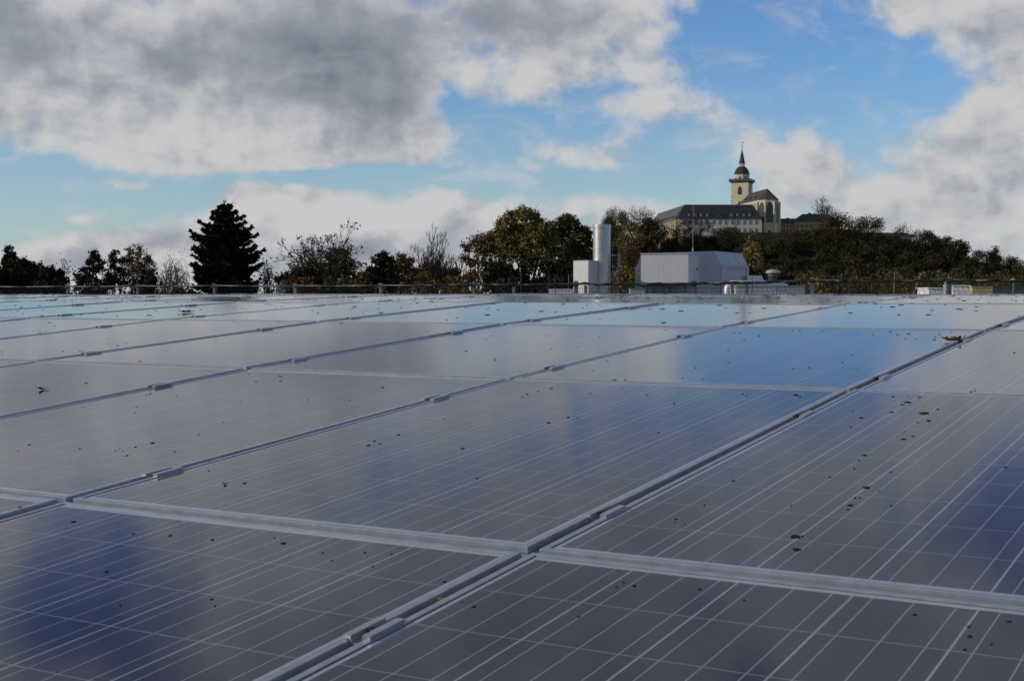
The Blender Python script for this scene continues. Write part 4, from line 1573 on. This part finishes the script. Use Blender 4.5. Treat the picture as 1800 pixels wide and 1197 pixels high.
def skeleton(rg, H, Wd, levels=6, fork=(2, 3), clear=.22, up=.35, spread=.62, shrink=.74, droop=0.0):
    """recursive branching; returns segments (p0,p1,r0,r1,level) and twig-tip points"""
    segs, tips = [], []

    def grow(p, d, L, r, lev):
        q_ = p + d * L
        if lev > 0:
            mid = p + d * L * .5 + rg.normal(size=3) * L * .06
            segs.append((p, mid, r, r * .85, lev))
            segs.append((mid, q_, r * .85, r * .7, lev))
        else:
            segs.append((p, q_, r, r * .7, lev))
        if lev >= levels:
            tips.append(q_)
            return
        k = rg.integers(fork[0], fork[1] + 1)
        if lev == 0:
            k = max(k, 4)
        base = rg.uniform(0, 2 * PI)
        for i in range(k):
            a = base + 2 * PI * i / k + rg.normal() * .35
            side = np.array([math.cos(a), math.sin(a), 0.0])
            side -= side.dot(d) * d
            nn = np.linalg.norm(side)
            if nn < 1e-6:
                continue
            side /= nn
            sp_ = spread * rg.uniform(.65, 1.3)
            nd = d * math.cos(sp_) + side * math.sin(sp_)
            nd = nd + np.array([0, 0, up * .35 - droop * (lev / levels)])
            nd /= np.linalg.norm(nd)
            grow(q_, nd, L * shrink * rg.uniform(.75, 1.15), r * .62, lev + 1)
        if lev in (0, 1):
            nd = d + rg.normal(size=3) * .12
            nd /= np.linalg.norm(nd)
            grow(q_, nd, L * .8, r * .72, lev + 1)

    grow(np.zeros(3), np.array([0, 0, 1.0]), 1.0, .10, 0)
    T_ = np.array(tips)
    zmax = np.percentile(T_[:, 2], 99)
    q0, q1 = np.percentile(T_[:, 0], 2.5), np.percentile(T_[:, 0], 97.5)
    xm_, xr = (q0 + q1) / 2, (q1 - q0) / 2
    yr = np.percentile(np.abs(T_[:, 1]), 97)
    c0 = H * clear

    def tr(p):
        z = p[2]
        zz2 = z * c0 if z < 1 else c0 + (z - 1) / (zmax - 1) * (H - c0)
        k = min(1.0, max(0, z - .4) / .8)
        return np.array([(p[0] - xm_ * k) / xr * Wd / 2, p[1] / yr * Wd / 2, zz2])
    R0 = H * .022
    segs = [(tr(a), tr(b), R0 * ra / .1, R0 * rb_ / .1, lv) for a, b, ra, rb_, lv in segs]
    return segs, np.array([tr(t_) for t_ in tips])


def wood_mesh(segs, m, parent, name='trunk', rmin=.012, keep=None):
    mb = MB()
    for a, b, ra, rb_, lv in segs:
        mb.tube(a, b, max(ra, rmin), max(rb_, rmin), 6 if lv < 2 else 3)
    return mb.build(name, m, parent)


def clumps_pts(rg, clumps, n, shell=.55):
    out = []
    vol = sum(c[3] ** 2 for c in clumps)
    for cx_, cy_, cz_, r_, *sq_ in clumps:
        k = max(4, int(n * r_ ** 2 / vol))
        d = rg.normal(size=(k, 3))
        d /= np.linalg.norm(d, axis=1)[:, None]
        rr_2 = r_ * (shell + (1 - shell) * rg.random(k) ** .6)[:, None] * (1 + .18 * rg.normal(size=(k, 1)))
        p = d * rr_2
        p[:, 2] *= sq_[0] if sq_ else .85
        out.append(p + np.array([cx_, cy_, cz_]))
    return np.concatenate(out)


def tree_root(name, px, D, label, cat='tree', group='trees beyond the roof', zg=GROUND_Z):
    p = at(px, 517, D)
    return thing(name, (p.x, p.y, zg), label, cat, group)


def dims(x0, x1, pyt, D, zg=GROUND_Z):
    w = (x1 - x0) / F * D
    h = lat((x0 + x1) / 2, pyt, D)[1] - zg
    return w, h


def branch_tree(seed, name, x0, x1, pyt, D, label, leafm=None, nleaf=10, lsize=.22, sig=.3, bark=None, rmin=.014, zg=GROUND_Z, extra=None, cat='tree',
                group='trees beyond the roof', **kw):
    rg = np.random.default_rng(seed)
    w, h = dims(x0, x1, pyt, D, zg)
    root = tree_root(name, (x0 + x1) / 2, D, label, cat, group, zg)
    segs, tips = skeleton(rg, h, w, **kw)
    wood_mesh(segs, bark or BARK, root, 'trunk', rmin)
    P_ = []
    if nleaf > 0:
        reps = rg.poisson(nleaf, len(tips))
        pts = np.repeat(tips, reps, axis=0)
        pts = pts + rg.normal(size=pts.shape) * sig
        P_.append(leafquads(rg, pts, lsize))
    if extra:
        pts = clumps_pts(rg, [(cx_ * w, cy_ * w, cz_ * h, r_ * w) for cx_, cy_, cz_, r_ in extra[0]], extra[1])
        P_.append(leafquads(rg, pts, lsize * 1.15))
    if P_:
        quads('crown', np.concatenate(P_), LM[leafm], root)
    return root


def lobed_tree(seed, name, D, lobes, label, leafm, dens=150, lsize=.16, flat=.85, cat='tree', group='trees beyond the roof', zg=GROUND_Z, bark=None,
               nsub=15, twigs=1.0, trunk_px=None):
    """crown made of leafy lobes (pixel x, pixel y, pixel radius) carried by limbs; leaves sit in small clumps on every lobe"""
    rg = np.random.default_rng(seed)
    px0 = trunk_px or float(np.mean([l[0] for l in lobes]))
    root = tree_root(name, px0, D, label, cat, group, zg)
    x00, _ = lat(px0, 517, D)
    mb = MB()
    P_ = []
    cs = []
    for lx_, ly_, lr_ in lobes:
        x, z = lat(lx_, ly_, D)
        r_ = lr_ / F * D
        cs.append((np.array([x - x00, rg.normal() * r_ * .7, z - zg]), r_))
    h = max(c[2] + r_ for c, r_ in cs)
    zf = max(.15 * h, min(c[2] - r_ for c, r_ in cs) * .62)
    rt = h * .016
    fork = np.array([0, 0, zf])
    mb.tube((0, 0, 0), tuple(fork), rt, rt * .75, 8)
    for c, r_ in cs:
        mid = fork + (c - fork) * .5 + np.array([0, 0, -.06 * h]) + rg.normal(size=3) * r_ * .15
        mb.tube(tuple(fork), tuple(mid), rt * .55, rt * .38, 6)
        mb.tube(tuple(mid), tuple(c), rt * .34, rt * .12, 5)
        for k in range(nsub):
            d = rg.normal(size=3)
            d[2] = d[2] * .9 + .15
            d /= np.linalg.norm(d)
            sc = c + d * r_ * rg.uniform(.25, .88) * np.array([1, 1, flat])
            sr = r_ * rg.uniform(.32, .52)
            mb.tube(tuple(c + (sc - c) * .05), tuple(sc), rt * .12, .014, 3)
            for _ in range(int(3 * twigs)):
                e = sc + (d * .5 + rg.normal(size=3) * .5) * sr * 1.1
                mb.tube(tuple(sc), tuple(e), .016, .010, 3)
            n = int(2.5 * dens * PI * r_ * r_ / nsub * rg.uniform(.6, 1.4))
            dd = rg.normal(size=(n, 3))
            dd /= np.linalg.norm(dd, axis=1)[:, None]
            rr_2 = sr * (rg.random((n, 1)) ** .38) * (1 + .36 * rg.normal(size=(n, 1)))
            P_.append(leafquads(rg, sc + dd * rr_2 * np.array([1, 1, flat]), lsize))
    mb.build('trunk', bark or BARK, root)
    quads('crown', np.concatenate(P_), LM[leafm], root)
    return root


def bush_tree(seed, name, x0, x1, pyt, D, label, leafm, n=3500, lsize=.28, zg=GROUND_Z, nclump=44, round_=1.0, twigs=60, cat='tree',
              group='trees beyond the roof', low=.12, spire=False):
    """dense crown: leaf clumps spread over an ellipsoid, with some twigs sticking out"""
    rg = np.random.default_rng(seed)
    w, h = dims(x0, x1, pyt, D, zg)
    w *= 1.12
    root = tree_root(name, (x0 + x1) / 2, D, label, cat, group, zg)
    cl = []
    rz_ = h * (1 - low) / 2
    zc2 = h * low + rz_
    for i in range(nclump):
        d = rg.normal(size=3)
        d /= np.linalg.norm(d)
        d = np.sign(d) * np.abs(d) ** .62
        k = .90 + .08 * rg.normal()
        r_ = w * rg.uniform(.12, .21)
        p = np.array([d[0] * (w / 2 - r_ * .75) * k, d[1] * (w / 2 - r_ * .75) * k, zc2 + d[2] * (rz_ - r_ * .8) * min(1, k * 1.08)])
        if spire:
            f_ = 1 - max(0, (p[2] - zc2) / rz_) * .75
            p[:2] *= f_
        cl.append((*p, r_))
    for i in range(7):
        cl.append((rg.normal() * w * .12, rg.normal() * w * .12, h * rg.uniform(low + .05, .75), w * .24))
    pts = clumps_pts(rg, cl, int(n * 1.7))
    P_ = leafquads(rg, pts, lsize)
    quads('crown', P_, LM[leafm], root)
    mb = MB()
    mb.tube((0, 0, 0), (0, 0, h * .7), h * .028, h * .012, 7)
    for c_ in cl:
        mb.tube((0, 0, h * rg.uniform(.15, .5)), c_[:3], h * .008, .02, 4)
    for i in range(twigs):
        c_ = cl[rg.integers(0, len(cl))]
        d = rg.normal(size=3)
        d[2] = abs(d[2]) + .4
        d /= np.linalg.norm(d)
        mb.tube(c_[:3], tuple(np.array(c_[:3]) + d * c_[3] * 1.45), .02, .01, 3)
    mb.build('trunk', BARK, root)
    return root


# --- the band of trees behind the roof, from the left
lobed_tree(11, 'broadleaf_tree', 105, [(40, 466, 18), (20, 472, 20), (56, 474, 16), (0, 478, 22), (68, 484, 15), (40, 488, 24), (12, 496, 26), (62, 500, 22), (80, 498, 16), (-22, 484, 26), (36, 508, 28)],
           'dark dense round tree at the left edge of the photo', 'dark', 170, .17)
lobed_tree(12, 'broadleaf_tree', 100, [(84, 478, 14), (98, 484, 13), (76, 490, 14), (108, 494, 12), (92, 498, 18), (112, 506, 13), (80, 508, 18), (100, 510, 18)],
           'low dark tree sloping down beside the one at the left edge', 'dark', 160, .16)
bush_tree(13, 'conifer_tree', -2, 38, 430, 112, 'dark spiky conifer top rising above the left edge trees', 'dark', 2200, .22, twigs=160, spire=True)
branch_tree(14, 'broadleaf_tree', 92, 122, 462, 118, 'thin pale tree at the right foot of the dark left trees', 'pale', 3, .13, .3, levels=5, up=.5)
lobed_tree(15, 'alder_tree', 108, [(166, 446, 10), (172, 456, 13), (157, 461, 13), (182, 470, 14), (148, 474, 14), (166, 476, 16), (140, 487, 11), (190, 488, 14), (158, 492, 22), (178, 502, 20), (138, 505, 18)],
           'open dark alder left of its near twin', 'dark', 85, .14, .75)
lobed_tree(16, 'alder_tree', 112, [(204, 446, 10), (198, 455, 13), (212, 458, 12), (192, 470, 12), (206, 474, 13), (218, 480, 12), (196, 490, 16), (214, 500, 18)],
           'open dark alder with crooked stem beside the birch', 'dark', 75, .14, .8)
lobed_tree(17, 'birch_tree', 115, [(226, 443, 10), (243, 441, 12), (234, 455, 15), (254, 455, 15), (268, 460, 11), (226, 470, 15), (246, 473, 18), (265, 476, 14), (240, 492, 20), (262, 494, 18)],
           'birch with yellowing top beside the dark alders', 'brown', 60, .13, 1.1, bark=BARKP, twigs=3)
bush_tree(18, 'shrub', 122, 232, 488, 96, 'low dark thicket under the two alders', 'dark', 2600, .24, cat='shrub')
bush_tree(19, 'shrub', 215, 282, 470, 100, 'dark round shrub under the birch', 'dark', 2600, .22, cat='shrub')
branch_tree(20, 'birch_tree', 274, 334, 456, 140, 'pale wispy weeping birch left of the spruce', 'pale', 7, .08, .45, bark=BARKP, levels=6, droop=.9, spread=.5, rmin=.012)

# the spruce
def spruce():
    rg = np.random.default_rng(5)
    D = 110.0
    w, h = dims(328, 466, 353, D)
    root = tree_root('spruce_tree', 397, D, 'big black spruce with upswept branch tips, tallest of the left trees')
    mb = MB()
    mb.tube((0, 0, 0), (0, 0, h * .985), h * .022, .02, 8)
    P_ = []
    nlev = 27
    for k in range(nlev):
        s = k / (nlev - 1)
        z = h * (.16 + .815 * s)
        # half width in metres over the height, read as a broad irregular cone
        f_ = np.interp(z / h, [.16, .5, .76, .82, .87, .91, .955, .985], [1.0, 1.0, 1.0, .93, .67, .45, .22, .05])
        Rm = w / 2 * f_
        nb_ = 11 if s < .85 else 7
        Rm *= (.90, 1.06, .96, 1.03, .87)[k % 5] if s < .93 else 1.0
        a0 = rg.uniform(0, 2 * PI)
        for i in range(nb_):
            a = a0 + 2 * PI * i / nb_ + rg.normal() * .18
            L = .87 * Rm * rg.uniform(.62, 1.08) * (1 + .13 * math.sin(2 * a + s * 9) + .10 * math.sin(5 * a + s * 23)) + .15
            dv = np.array([math.cos(a), math.sin(a), 0])
            sd = np.array([-dv[1], dv[0], 0])
            ts_ = np.linspace(0, 1, 7)
            bend = rg.uniform(.5, 1.1)

            def pt(t_):
                return dv * L * t_ + np.array([0, 0, z + L * (-.26 * bend * t_ + .25 * t_ ** 3)])
            pl = [pt(t_) for t_ in ts_]
            for q_ in range(6):
                mb.tube(pl[q_], pl[q_ + 1], .035 * (1 - q_ / 7), .035 * (1 - (q_ + 1) / 7), 3)
            n = int(60 + 130 * L / (w / 2))
            t_ = rg.random(n) ** .75
            base = np.array([pt(x) for x in t_])
            wid = (.10 + .22 * np.sin(np.clip(t_, 0, 1) * PI)) * L * .8
            side = rg.uniform(-1, 1, n) * wid
            base += sd * side[:, None]
            ln = rg.uniform(.25, .80, n) * (1.05 - .55 * t_)
            # hanging sprays, tips pointing outward
            dirn = np.stack([dv[0] * .45 + sd[0] * np.sign(side) * .3, dv[1] * .45 + sd[1] * np.sign(side) * .3, -np.ones(n) * (1.0 - .9 * t_)], axis=1)
            dirn /= np.linalg.norm(dirn, axis=1)[:, None]
            wv = rg.normal(size=(n, 3))
            wv -= (wv * dirn).sum(1)[:, None] * dirn
            wv /= np.linalg.norm(wv, axis=1)[:, None]
            wv *= rg.uniform(.045, .11, n)[:, None]
            e = base + dirn * ln[:, None]
            P_.append(np.stack([base - wv * .7, (base + e) / 2 - wv, e, (base + e) / 2 + wv], axis=1))
            # upswept tip
            tip = pt(1.0)
            up_ = np.array([dv[0] * .35, dv[1] * .35, .35]) * (.5 + .35 * L / (w / 2))
            for _ in range(3):
                wv2 = rg.normal(size=3) * .07
                P_.append(np.array([[tip - up_ * .6 - wv2, tip + wv2 * 1.3, tip + up_ * .55, tip - wv2 * 1.3]]))
    top_ = np.array([0, 0, h])
    for _ in range(26):
        d = rg.normal(size=3) * .16
        d[2] = abs(d[2]) + .1
        b0 = top_ - np.array([0, 0, rg.uniform(.05, 1.0)])
        wv2 = rg.normal(size=3) * .05
        P_.append(np.array([[b0 - wv2, b0 + d * 1.2, b0 + d * 2.2, b0 + wv2]]))
    mb.build('trunk', BARK, root)
    quads('crown', np.concatenate(P_), LM['spruce'], root)


spruce()
branch_tree(22, 'fruit_tree', 456, 492, 466, 98, 'small gnarled nearly bare fruit tree right of the spruce', 'dark', 2, .13, .25, levels=6, spread=1.0, up=-.25, clear=.45)
hs_ = thing('small_house', at(497, 517, 135), 'small pale house just glimpsed between the fruit tree and leafy tree', 'house')
hs_.location.z = GROUND_Z
m_ = MB(); m_.bx(-.7, .7, 0, 4, 0, lat(497, 492, 135)[1] - GROUND_Z); m_.build('wall', GREYW, hs_)
m_ = MB(); hip(m_, -.9, .9, -.3, 4.3, lat(497, 492, 135)[1] - GROUND_Z + .02, lat(497, 483, 135)[1] - GROUND_Z, .4); m_.build('roof', mat('teal_grey_roof', (.12, .17, .18), .6, 0, .1, 1), hs_)
branch_tree(23, 'broadleaf_tree', 504, 652, 407, 110, 'half bare tree with tufts of leaves on fanned branches', 'green', 4, .15, .13, levels=6, clear=.16, spread=.60, up=.25,
            extra=([(0, 0, .60, .16), (.10, .1, .64, .15), (-.10, -.1, .58, .15), (.16, 0, .54, .15), (.02, -.15, .52, .18), (-.20, .1, .54, .14), (-.05, 0, .70, .12), (.12, 0, .74, .10), (.24, .1, .62, .12), (-.24, 0, .64, .11)], 11000))
branch_tree(24, 'broadleaf_tree', 505, 560, 438, 118, 'sparse thin tree left of the half bare tree', 'green', 1.5, .16, .2, levels=5, clear=.2, up=.4)
bush_tree(25, 'shrub', 498, 560, 478, 96, 'low brown green thicket left below the half bare tree', 'brown', 2200, .22, cat='shrub')
bush_tree(26, 'shrub', 560, 640, 480, 96, 'low olive thicket right below the half bare tree', 'green', 2200, .22, cat='shrub')
bush_tree(27, 'shrub', 622, 668, 470, 104, 'ochre shrub between the half bare tree and a dark bush', 'ochre', 1800, .2, cat='shrub')
lobed_tree(28, 'broadleaf_tree', 104, [(672, 452, 11), (662, 462, 13), (680, 460, 14), (690, 472, 13), (656, 478, 14), (674, 480, 20), (690, 494, 18), (658, 498, 18), (674, 506, 22)],
           'dark dense bush tree left of the golden brown one', 'dark', 160, .15)
lobed_tree(29, 'broadleaf_tree', 108, [(708, 454, 12), (698, 462, 13), (718, 462, 13), (690, 474, 13), (708, 474, 18), (726, 478, 12), (696, 492, 18), (718, 496, 20), (706, 508, 22)],
           'golden brown rounded tree beside the dark bush', 'ochre', 160, .14)
branch_tree(30, 'bare_tree', 718, 798, 408, 112, 'leafless tree with fine fanned twigs against the cloud', None, 0, bark=BARK, levels=7, clear=.3, spread=.48, up=.40, rmin=.013, fork=(2, 3))
bush_tree(31, 'shrub', 730, 775, 470, 100, 'olive shrub at the foot of the leafless tree', 'ochre', 2000, .2, cat='shrub')
lobed_tree(48, 'broadleaf_tree', 114, [(562, 470, 20), (580, 452, 18), (600, 448, 18), (548, 484, 18), (588, 478, 26), (616, 470, 20), (630, 488, 18), (606, 496, 24), (566, 500, 24)],
           'dense olive tree filling the lower crown behind the half bare tree', 'green', 85, .15, .85)
lobed_tree(49, 'broadleaf_tree', 116, [(752, 474, 16), (738, 484, 16), (768, 482, 16), (786, 486, 16), (804, 480, 15), (822, 490, 16), (760, 498, 20), (794, 502, 20)],
           'rust brown low tree behind the leafless tree', 'brown', 85, .14, .85)
lobed_tree(50, 'shrub', 100, [(490, 492, 10), (502, 488, 11), (514, 484, 12), (526, 480, 12), (540, 478, 13), (506, 502, 14), (530, 498, 18)],
           'dark low shrub between the fruit tree and half bare tree', 'dark', 100, .14, .85, cat='shrub')
bush_tree(51, 'hedge', 838, 1050, 484, 94, 'low dark hedge behind the fence under the big trees', 'dark', 6500, .18, cat='hedge')
bush_tree(45, 'hedge', 552, 700, 486, 93, 'low dark green hedge behind the fence left of the golden brown tree', 'dark', 4200, .20, cat='hedge')
bush_tree(46, 'hedge', 686, 850, 488, 93, 'low dark brown hedge behind the fence under the leafless tree', 'brown', 4600, .20, cat='hedge')
bush_tree(47, 'hedge', 272, 345, 497, 92, 'very low dark hedge behind the fence under the pale birch', 'dark', 2200, .18, cat='hedge')
bush_tree(32, 'shrub', 770, 832, 482, 98, 'dark brown shrub left of the big tree', 'brown', 2200, .22, cat='shrub')
branch_tree(33, 'bare_tree', 772, 822, 447, 118, 'thin leafless saplings left of the big tree', None, 0, levels=6, clear=.3, spread=.45, up=.4, rmin=.012)
lobed_tree(34, 'broadleaf_tree', 108, [(838, 424, 17), (858, 420, 14), (822, 436, 15), (842, 442, 19), (862, 440, 16), (818, 455, 12), (836, 462, 16), (856, 462, 16), (828, 484, 18), (850, 490, 22)],
           'rust brown airy tree at the left flank of the big tree', 'brown', 75, .14, .85)
lobed_tree(35, 'broadleaf_tree', 118, [(920, 378, 20), (900, 384, 20), (940, 384, 20), (884, 400, 20), (912, 402, 22), (940, 404, 22), (958, 402, 18), (872, 416, 20), (896, 422, 24), (924, 426, 26), (952, 424, 24), (866, 438, 20),
                                      (888, 446, 24), (920, 450, 26), (970, 426, 20), (955, 450, 26)],
           'largest olive brown tree with broad domed crown', 'olive', 125, .15, .85)
lobed_tree(36, 'broadleaf_tree', 122, [(998, 386, 15), (985, 396, 17), (1010, 394, 15), (972, 402, 15), (996, 408, 20), (1022, 406, 14), (1036, 412, 12), (978, 424, 22), (1008, 426, 24), (1034, 428, 16), (966, 440, 22),
                                      (995, 448, 26), (1026, 450, 22), (985, 474, 28), (1020, 478, 26)],
           'dark green lobed tree between the largest tree and the chimney', 'green', 135, .16, .85)
bush_tree(37, 'broadleaf_tree', 850, 960, 436, 100, 'dark dense dome shaped tree in front of the largest tree', 'dark', 6500, .24)
bush_tree(38, 'broadleaf_tree', 940, 1040, 442, 104, 'dark dense tree behind the white box', 'dark', 5600, .24)
bush_tree(39, 'broadleaf_tree', 1078, 1124, 462, 112, 'small yellow green leafy tree between the chimney and plant housing', 'olive', 3200, .17)
branch_tree(40, 'poplar_tree', 1300, 1346, 420, 125, 'sparse yellow leaved poplar right of the plant housing', 'yellow', 3, .19, .18, levels=6, clear=.2, spread=.42, up=.5)
bush_tree(41, 'shrub', 1338, 1402, 462, 130, 'olive brown shrub behind the mushroom vent', 'woodb', 2600, .25, cat='shrub')
bush_tree(42, 'shrub', 1422, 1462, 486, 118, 'olive green bush behind the netting at the foot of the hill', 'olive', 1600, .2, cat='shrub')

# --- trees of the hill, big enough to tell apart
HG_ = 'trees on the abbey hill'


def hz(px, D):
    x, _ = lat(px, 517, D)
    return GROUND_Z + float(hill_h(np.array(x), np.array(D)))


def hill_bush(seed, x0, x1, pyt, D, label, leafm, n=900, ls=.9, name='broadleaf_tree', **kw):
    z = hz((x0 + x1) / 2, D)
    w, h = dims(x0, x1, pyt, D, z)
    if h < w * .8:
        z -= w * .8 - h
    return bush_tree(seed, name, x0, x1, pyt, D, label, leafm, int(n * 2.3), ls * .85, z, group=HG_, **kw)


def hill_branch(seed, x0, x1, pyt, D, label, leafm, nl, ls, name='broadleaf_tree', **kw):
    z = hz((x0 + x1) / 2, D)
    return branch_tree(seed, name, x0, x1, pyt, D, label, leafm, nl, ls, kw.pop('sig', .7), zg=z, group=HG_, rmin=kw.pop('rmin', .07), **kw)


hill_bush(60, 1058, 1108, 363, 900, 'grey green feathery tree on the hill crest just above the chimney', 'twig', 1900, .55, twigs=420)
hill_bush(61, 1098, 1156, 359, 910, 'grey green feathery tree on the crest beside the abbey roof', 'twig', 1900, .55, twigs=420)
hill_bush(88, 1060, 1112, 371, 885, 'olive brown full tree in front of the first feathery crest tree', 'woodg', 1900, .8)
hill_bush(89, 1104, 1152, 370, 890, 'brown full tree in front of the second feathery crest tree', 'woodb', 1900, .8)
hill_bush(62, 1078, 1128, 384, 860, 'yellow green round tree below the feathery crest trees', 'olive', 1300, .8)
hill_bush(63, 1118, 1168, 382, 880, 'brown tree directly left of the abbey side wing', 'wood', 1300, .8)
hill_bush(64, 1150, 1196, 392, 900, 'dark tree covering the foot of the abbey side wing', 'wood', 1200, .8)
hill_bush(65, 1085, 1135, 402, 800, 'rust brown tree on the slope right of the chimney top', 'brown', 1400, .75)
hill_bush(66, 1050, 1100, 392, 830, 'dark brown tree on the slope directly behind the chimney', 'wood', 1400, .8)
hill_branch(67, 1192, 1250, 380, 960, 'dark bare branched tree standing before the abbey wing', 'wood', 2.2, .6, levels=6, sig=.7, up=.4)
hill_bush(68, 1252, 1302, 398, 950, 'olive round tree below the middle of the abbey wing', 'woodg', 1300, .75)
hill_bush(69, 1192, 1236, 408, 930, 'dark tree under the left end of the abbey wing', 'wood', 1000, .8)
hill_bush(70, 1228, 1262, 412, 920, 'dark brown tree left of the olive round tree', 'wood', 1000, .8)
hill_bush(71, 1300, 1350, 416, 930, 'dark tree under the abbey church apse', 'wood', 1100, .8)
hill_bush(72, 1345, 1395, 418, 930, 'dark brown tree right below the apse', 'woodb', 1100, .8)
hill_bush(73, 1385, 1425, 404, 960, 'brown round tree below the abbey annex', 'woodb', 1200, .75)
hill_bush(74, 1418, 1456, 400, 950, 'yellow green tree below the roof of the annex', 'woodg', 1200, .75)
hill_bush(75, 1440, 1518, 372, 945, 'large rust brown tree cutting across the annex roof', 'woodb', 2400, .85)
hill_bush(76, 1508, 1552, 378, 960, 'dark green round tree on the crest right of the large rust one', 'woodg', 1500, .75, twigs=120)
hill_branch(77, 1430, 1470, 347, 1085, 'bare tree standing behind the annex roof', None, 0, .5, name='bare_tree', levels=6, clear=.35, up=.35, rmin=.09)
hill_branch(78, 1570, 1602, 393, 985, 'small bare round tree on the right shoulder of the hill', None, 0, .5, name='bare_tree', levels=6, clear=.3, up=.3, rmin=.08)
hill_bush(79, 1600, 1642, 402, 930, 'grey green tree right of the small bare tree', 'woodg', 1400, .75, twigs=140)
hill_bush(80, 1630, 1672, 412, 920, 'dark tree stepping down the right slope, third from the bare tree', 'wood', 1400, .8, twigs=120)
hill_bush(81, 1660, 1702, 421, 900, 'dark tree at the steep right end of the hill crest', 'wood', 1500, .8, twigs=120)
hill_bush(82, 1522, 1572, 408, 930, 'dark tree below the low roof on the shoulder', 'wood', 1300, .8)
hill_bush(83, 1560, 1606, 416, 920, 'brown dark tree below the small bare tree', 'wood', 1300, .8)
hill_bush(84, 1705, 1752, 438, 850, 'dark pine like tree right of the hill', 'dark', 1600, .7, name='pine_tree', twigs=100)
hill_bush(85, 1742, 1788, 446, 840, 'dark broad tree at the right end of the tree line', 'dark', 1500, .7)
hill_bush(86, 1775, 1830, 455, 830, 'grey brown bushy tree cut by the right edge of the photo', 'woodb', 1400, .7)
hill_branch(87, 1740, 1756, 436, 860, 'slim dark tree top between the two dark trees on the right', 'dark', 8, .6, levels=5, up=.6)

# --- the rest of the hillside reads as one dark wood
rg = np.random.default_rng(99)
allq = []
hw_root_d = 850.0
cnt = 0
for i in range(2200):
    D = rg.uniform(560, 985)
    px = rg.uniform(1040, 1850)
    x, _ = lat(px, 517, D)
    z0 = GROUND_Z + float(hill_h(np.array(x), np.array(D)))
    hgt = rg.uniform(9, 14)
    # upper outline of the wood in the photograph: stay below the crest things
    lim = np.interp(px, [1040, 1100, 1160, 1200, 1300, 1390, 1440, 1520, 1600, 1660, 1700, 1720, 1800, 1850], [405, 395, 408, 415, 421, 421, 410, 400, 420, 428, 440, 462, 470, 472])
    _, zlim = lat(px, lim, D)
    ztop = z0 + hgt
    if ztop > zlim:
        if zlim - z0 < 4:
            continue
        ztop = zlim
    r_ = rg.uniform(3.6, 6.0)
    n = int(420 * (r_ / 4.5) ** 2)
    d = rg.normal(size=(n, 3))
    d /= np.linalg.norm(d, axis=1)[:, None]
    d[:, 2] = np.abs(d[:, 2]) * 1.25 - .3
    p = d * r_ * (.72 + .3 * rg.random((n, 1))) * (1 + .15 * rg.normal(size=(n, 1)))
    p += np.array([x, D, ztop - r_ * .95])
    allq.append(leafquads(rg, p, .85))
    cnt += 1
    if cnt > 900:
        break
wd = quads('hillside_woods', np.concatenate(allq), LM['wood'])
wd.location = (CX, CY, 0)
wd.rotation_euler = (0, 0, YAW)
tag(wd, 'dark brown autumn wood covering the abbey hill slope', 'woods', kind='stuff')
# mid distance scrub in front of the hill, behind the netting
allq = []
for i in range(150):
    D = rg.uniform(190, 420)
    px = rg.uniform(1040, 1860)
    lim = rg.uniform(468, 496)
    x, zt = lat(px, lim, D)
    r_ = rg.uniform(1.6, 3.2) * D / 260
    n = 170
    d = rg.normal(size=(n, 3))
    d /= np.linalg.norm(d, axis=1)[:, None]
    d[:, 2] = np.abs(d[:, 2]) * 2.0 - .9
    p = d * r_ * (.7 + .35 * rg.random((n, 1)))
    p += np.array([x, D, zt - r_ * 1.1])
    allq.append(leafquads(rg, p, .4 * D / 260))
sc_ = quads('scrub', np.concatenate(allq), LM['woodg'])
sc_.location = (CX, CY, 0)
sc_.rotation_euler = (0, 0, YAW)
tag(sc_, 'brown scrub at the foot of the hill behind the netting', 'scrub', kind='stuff')
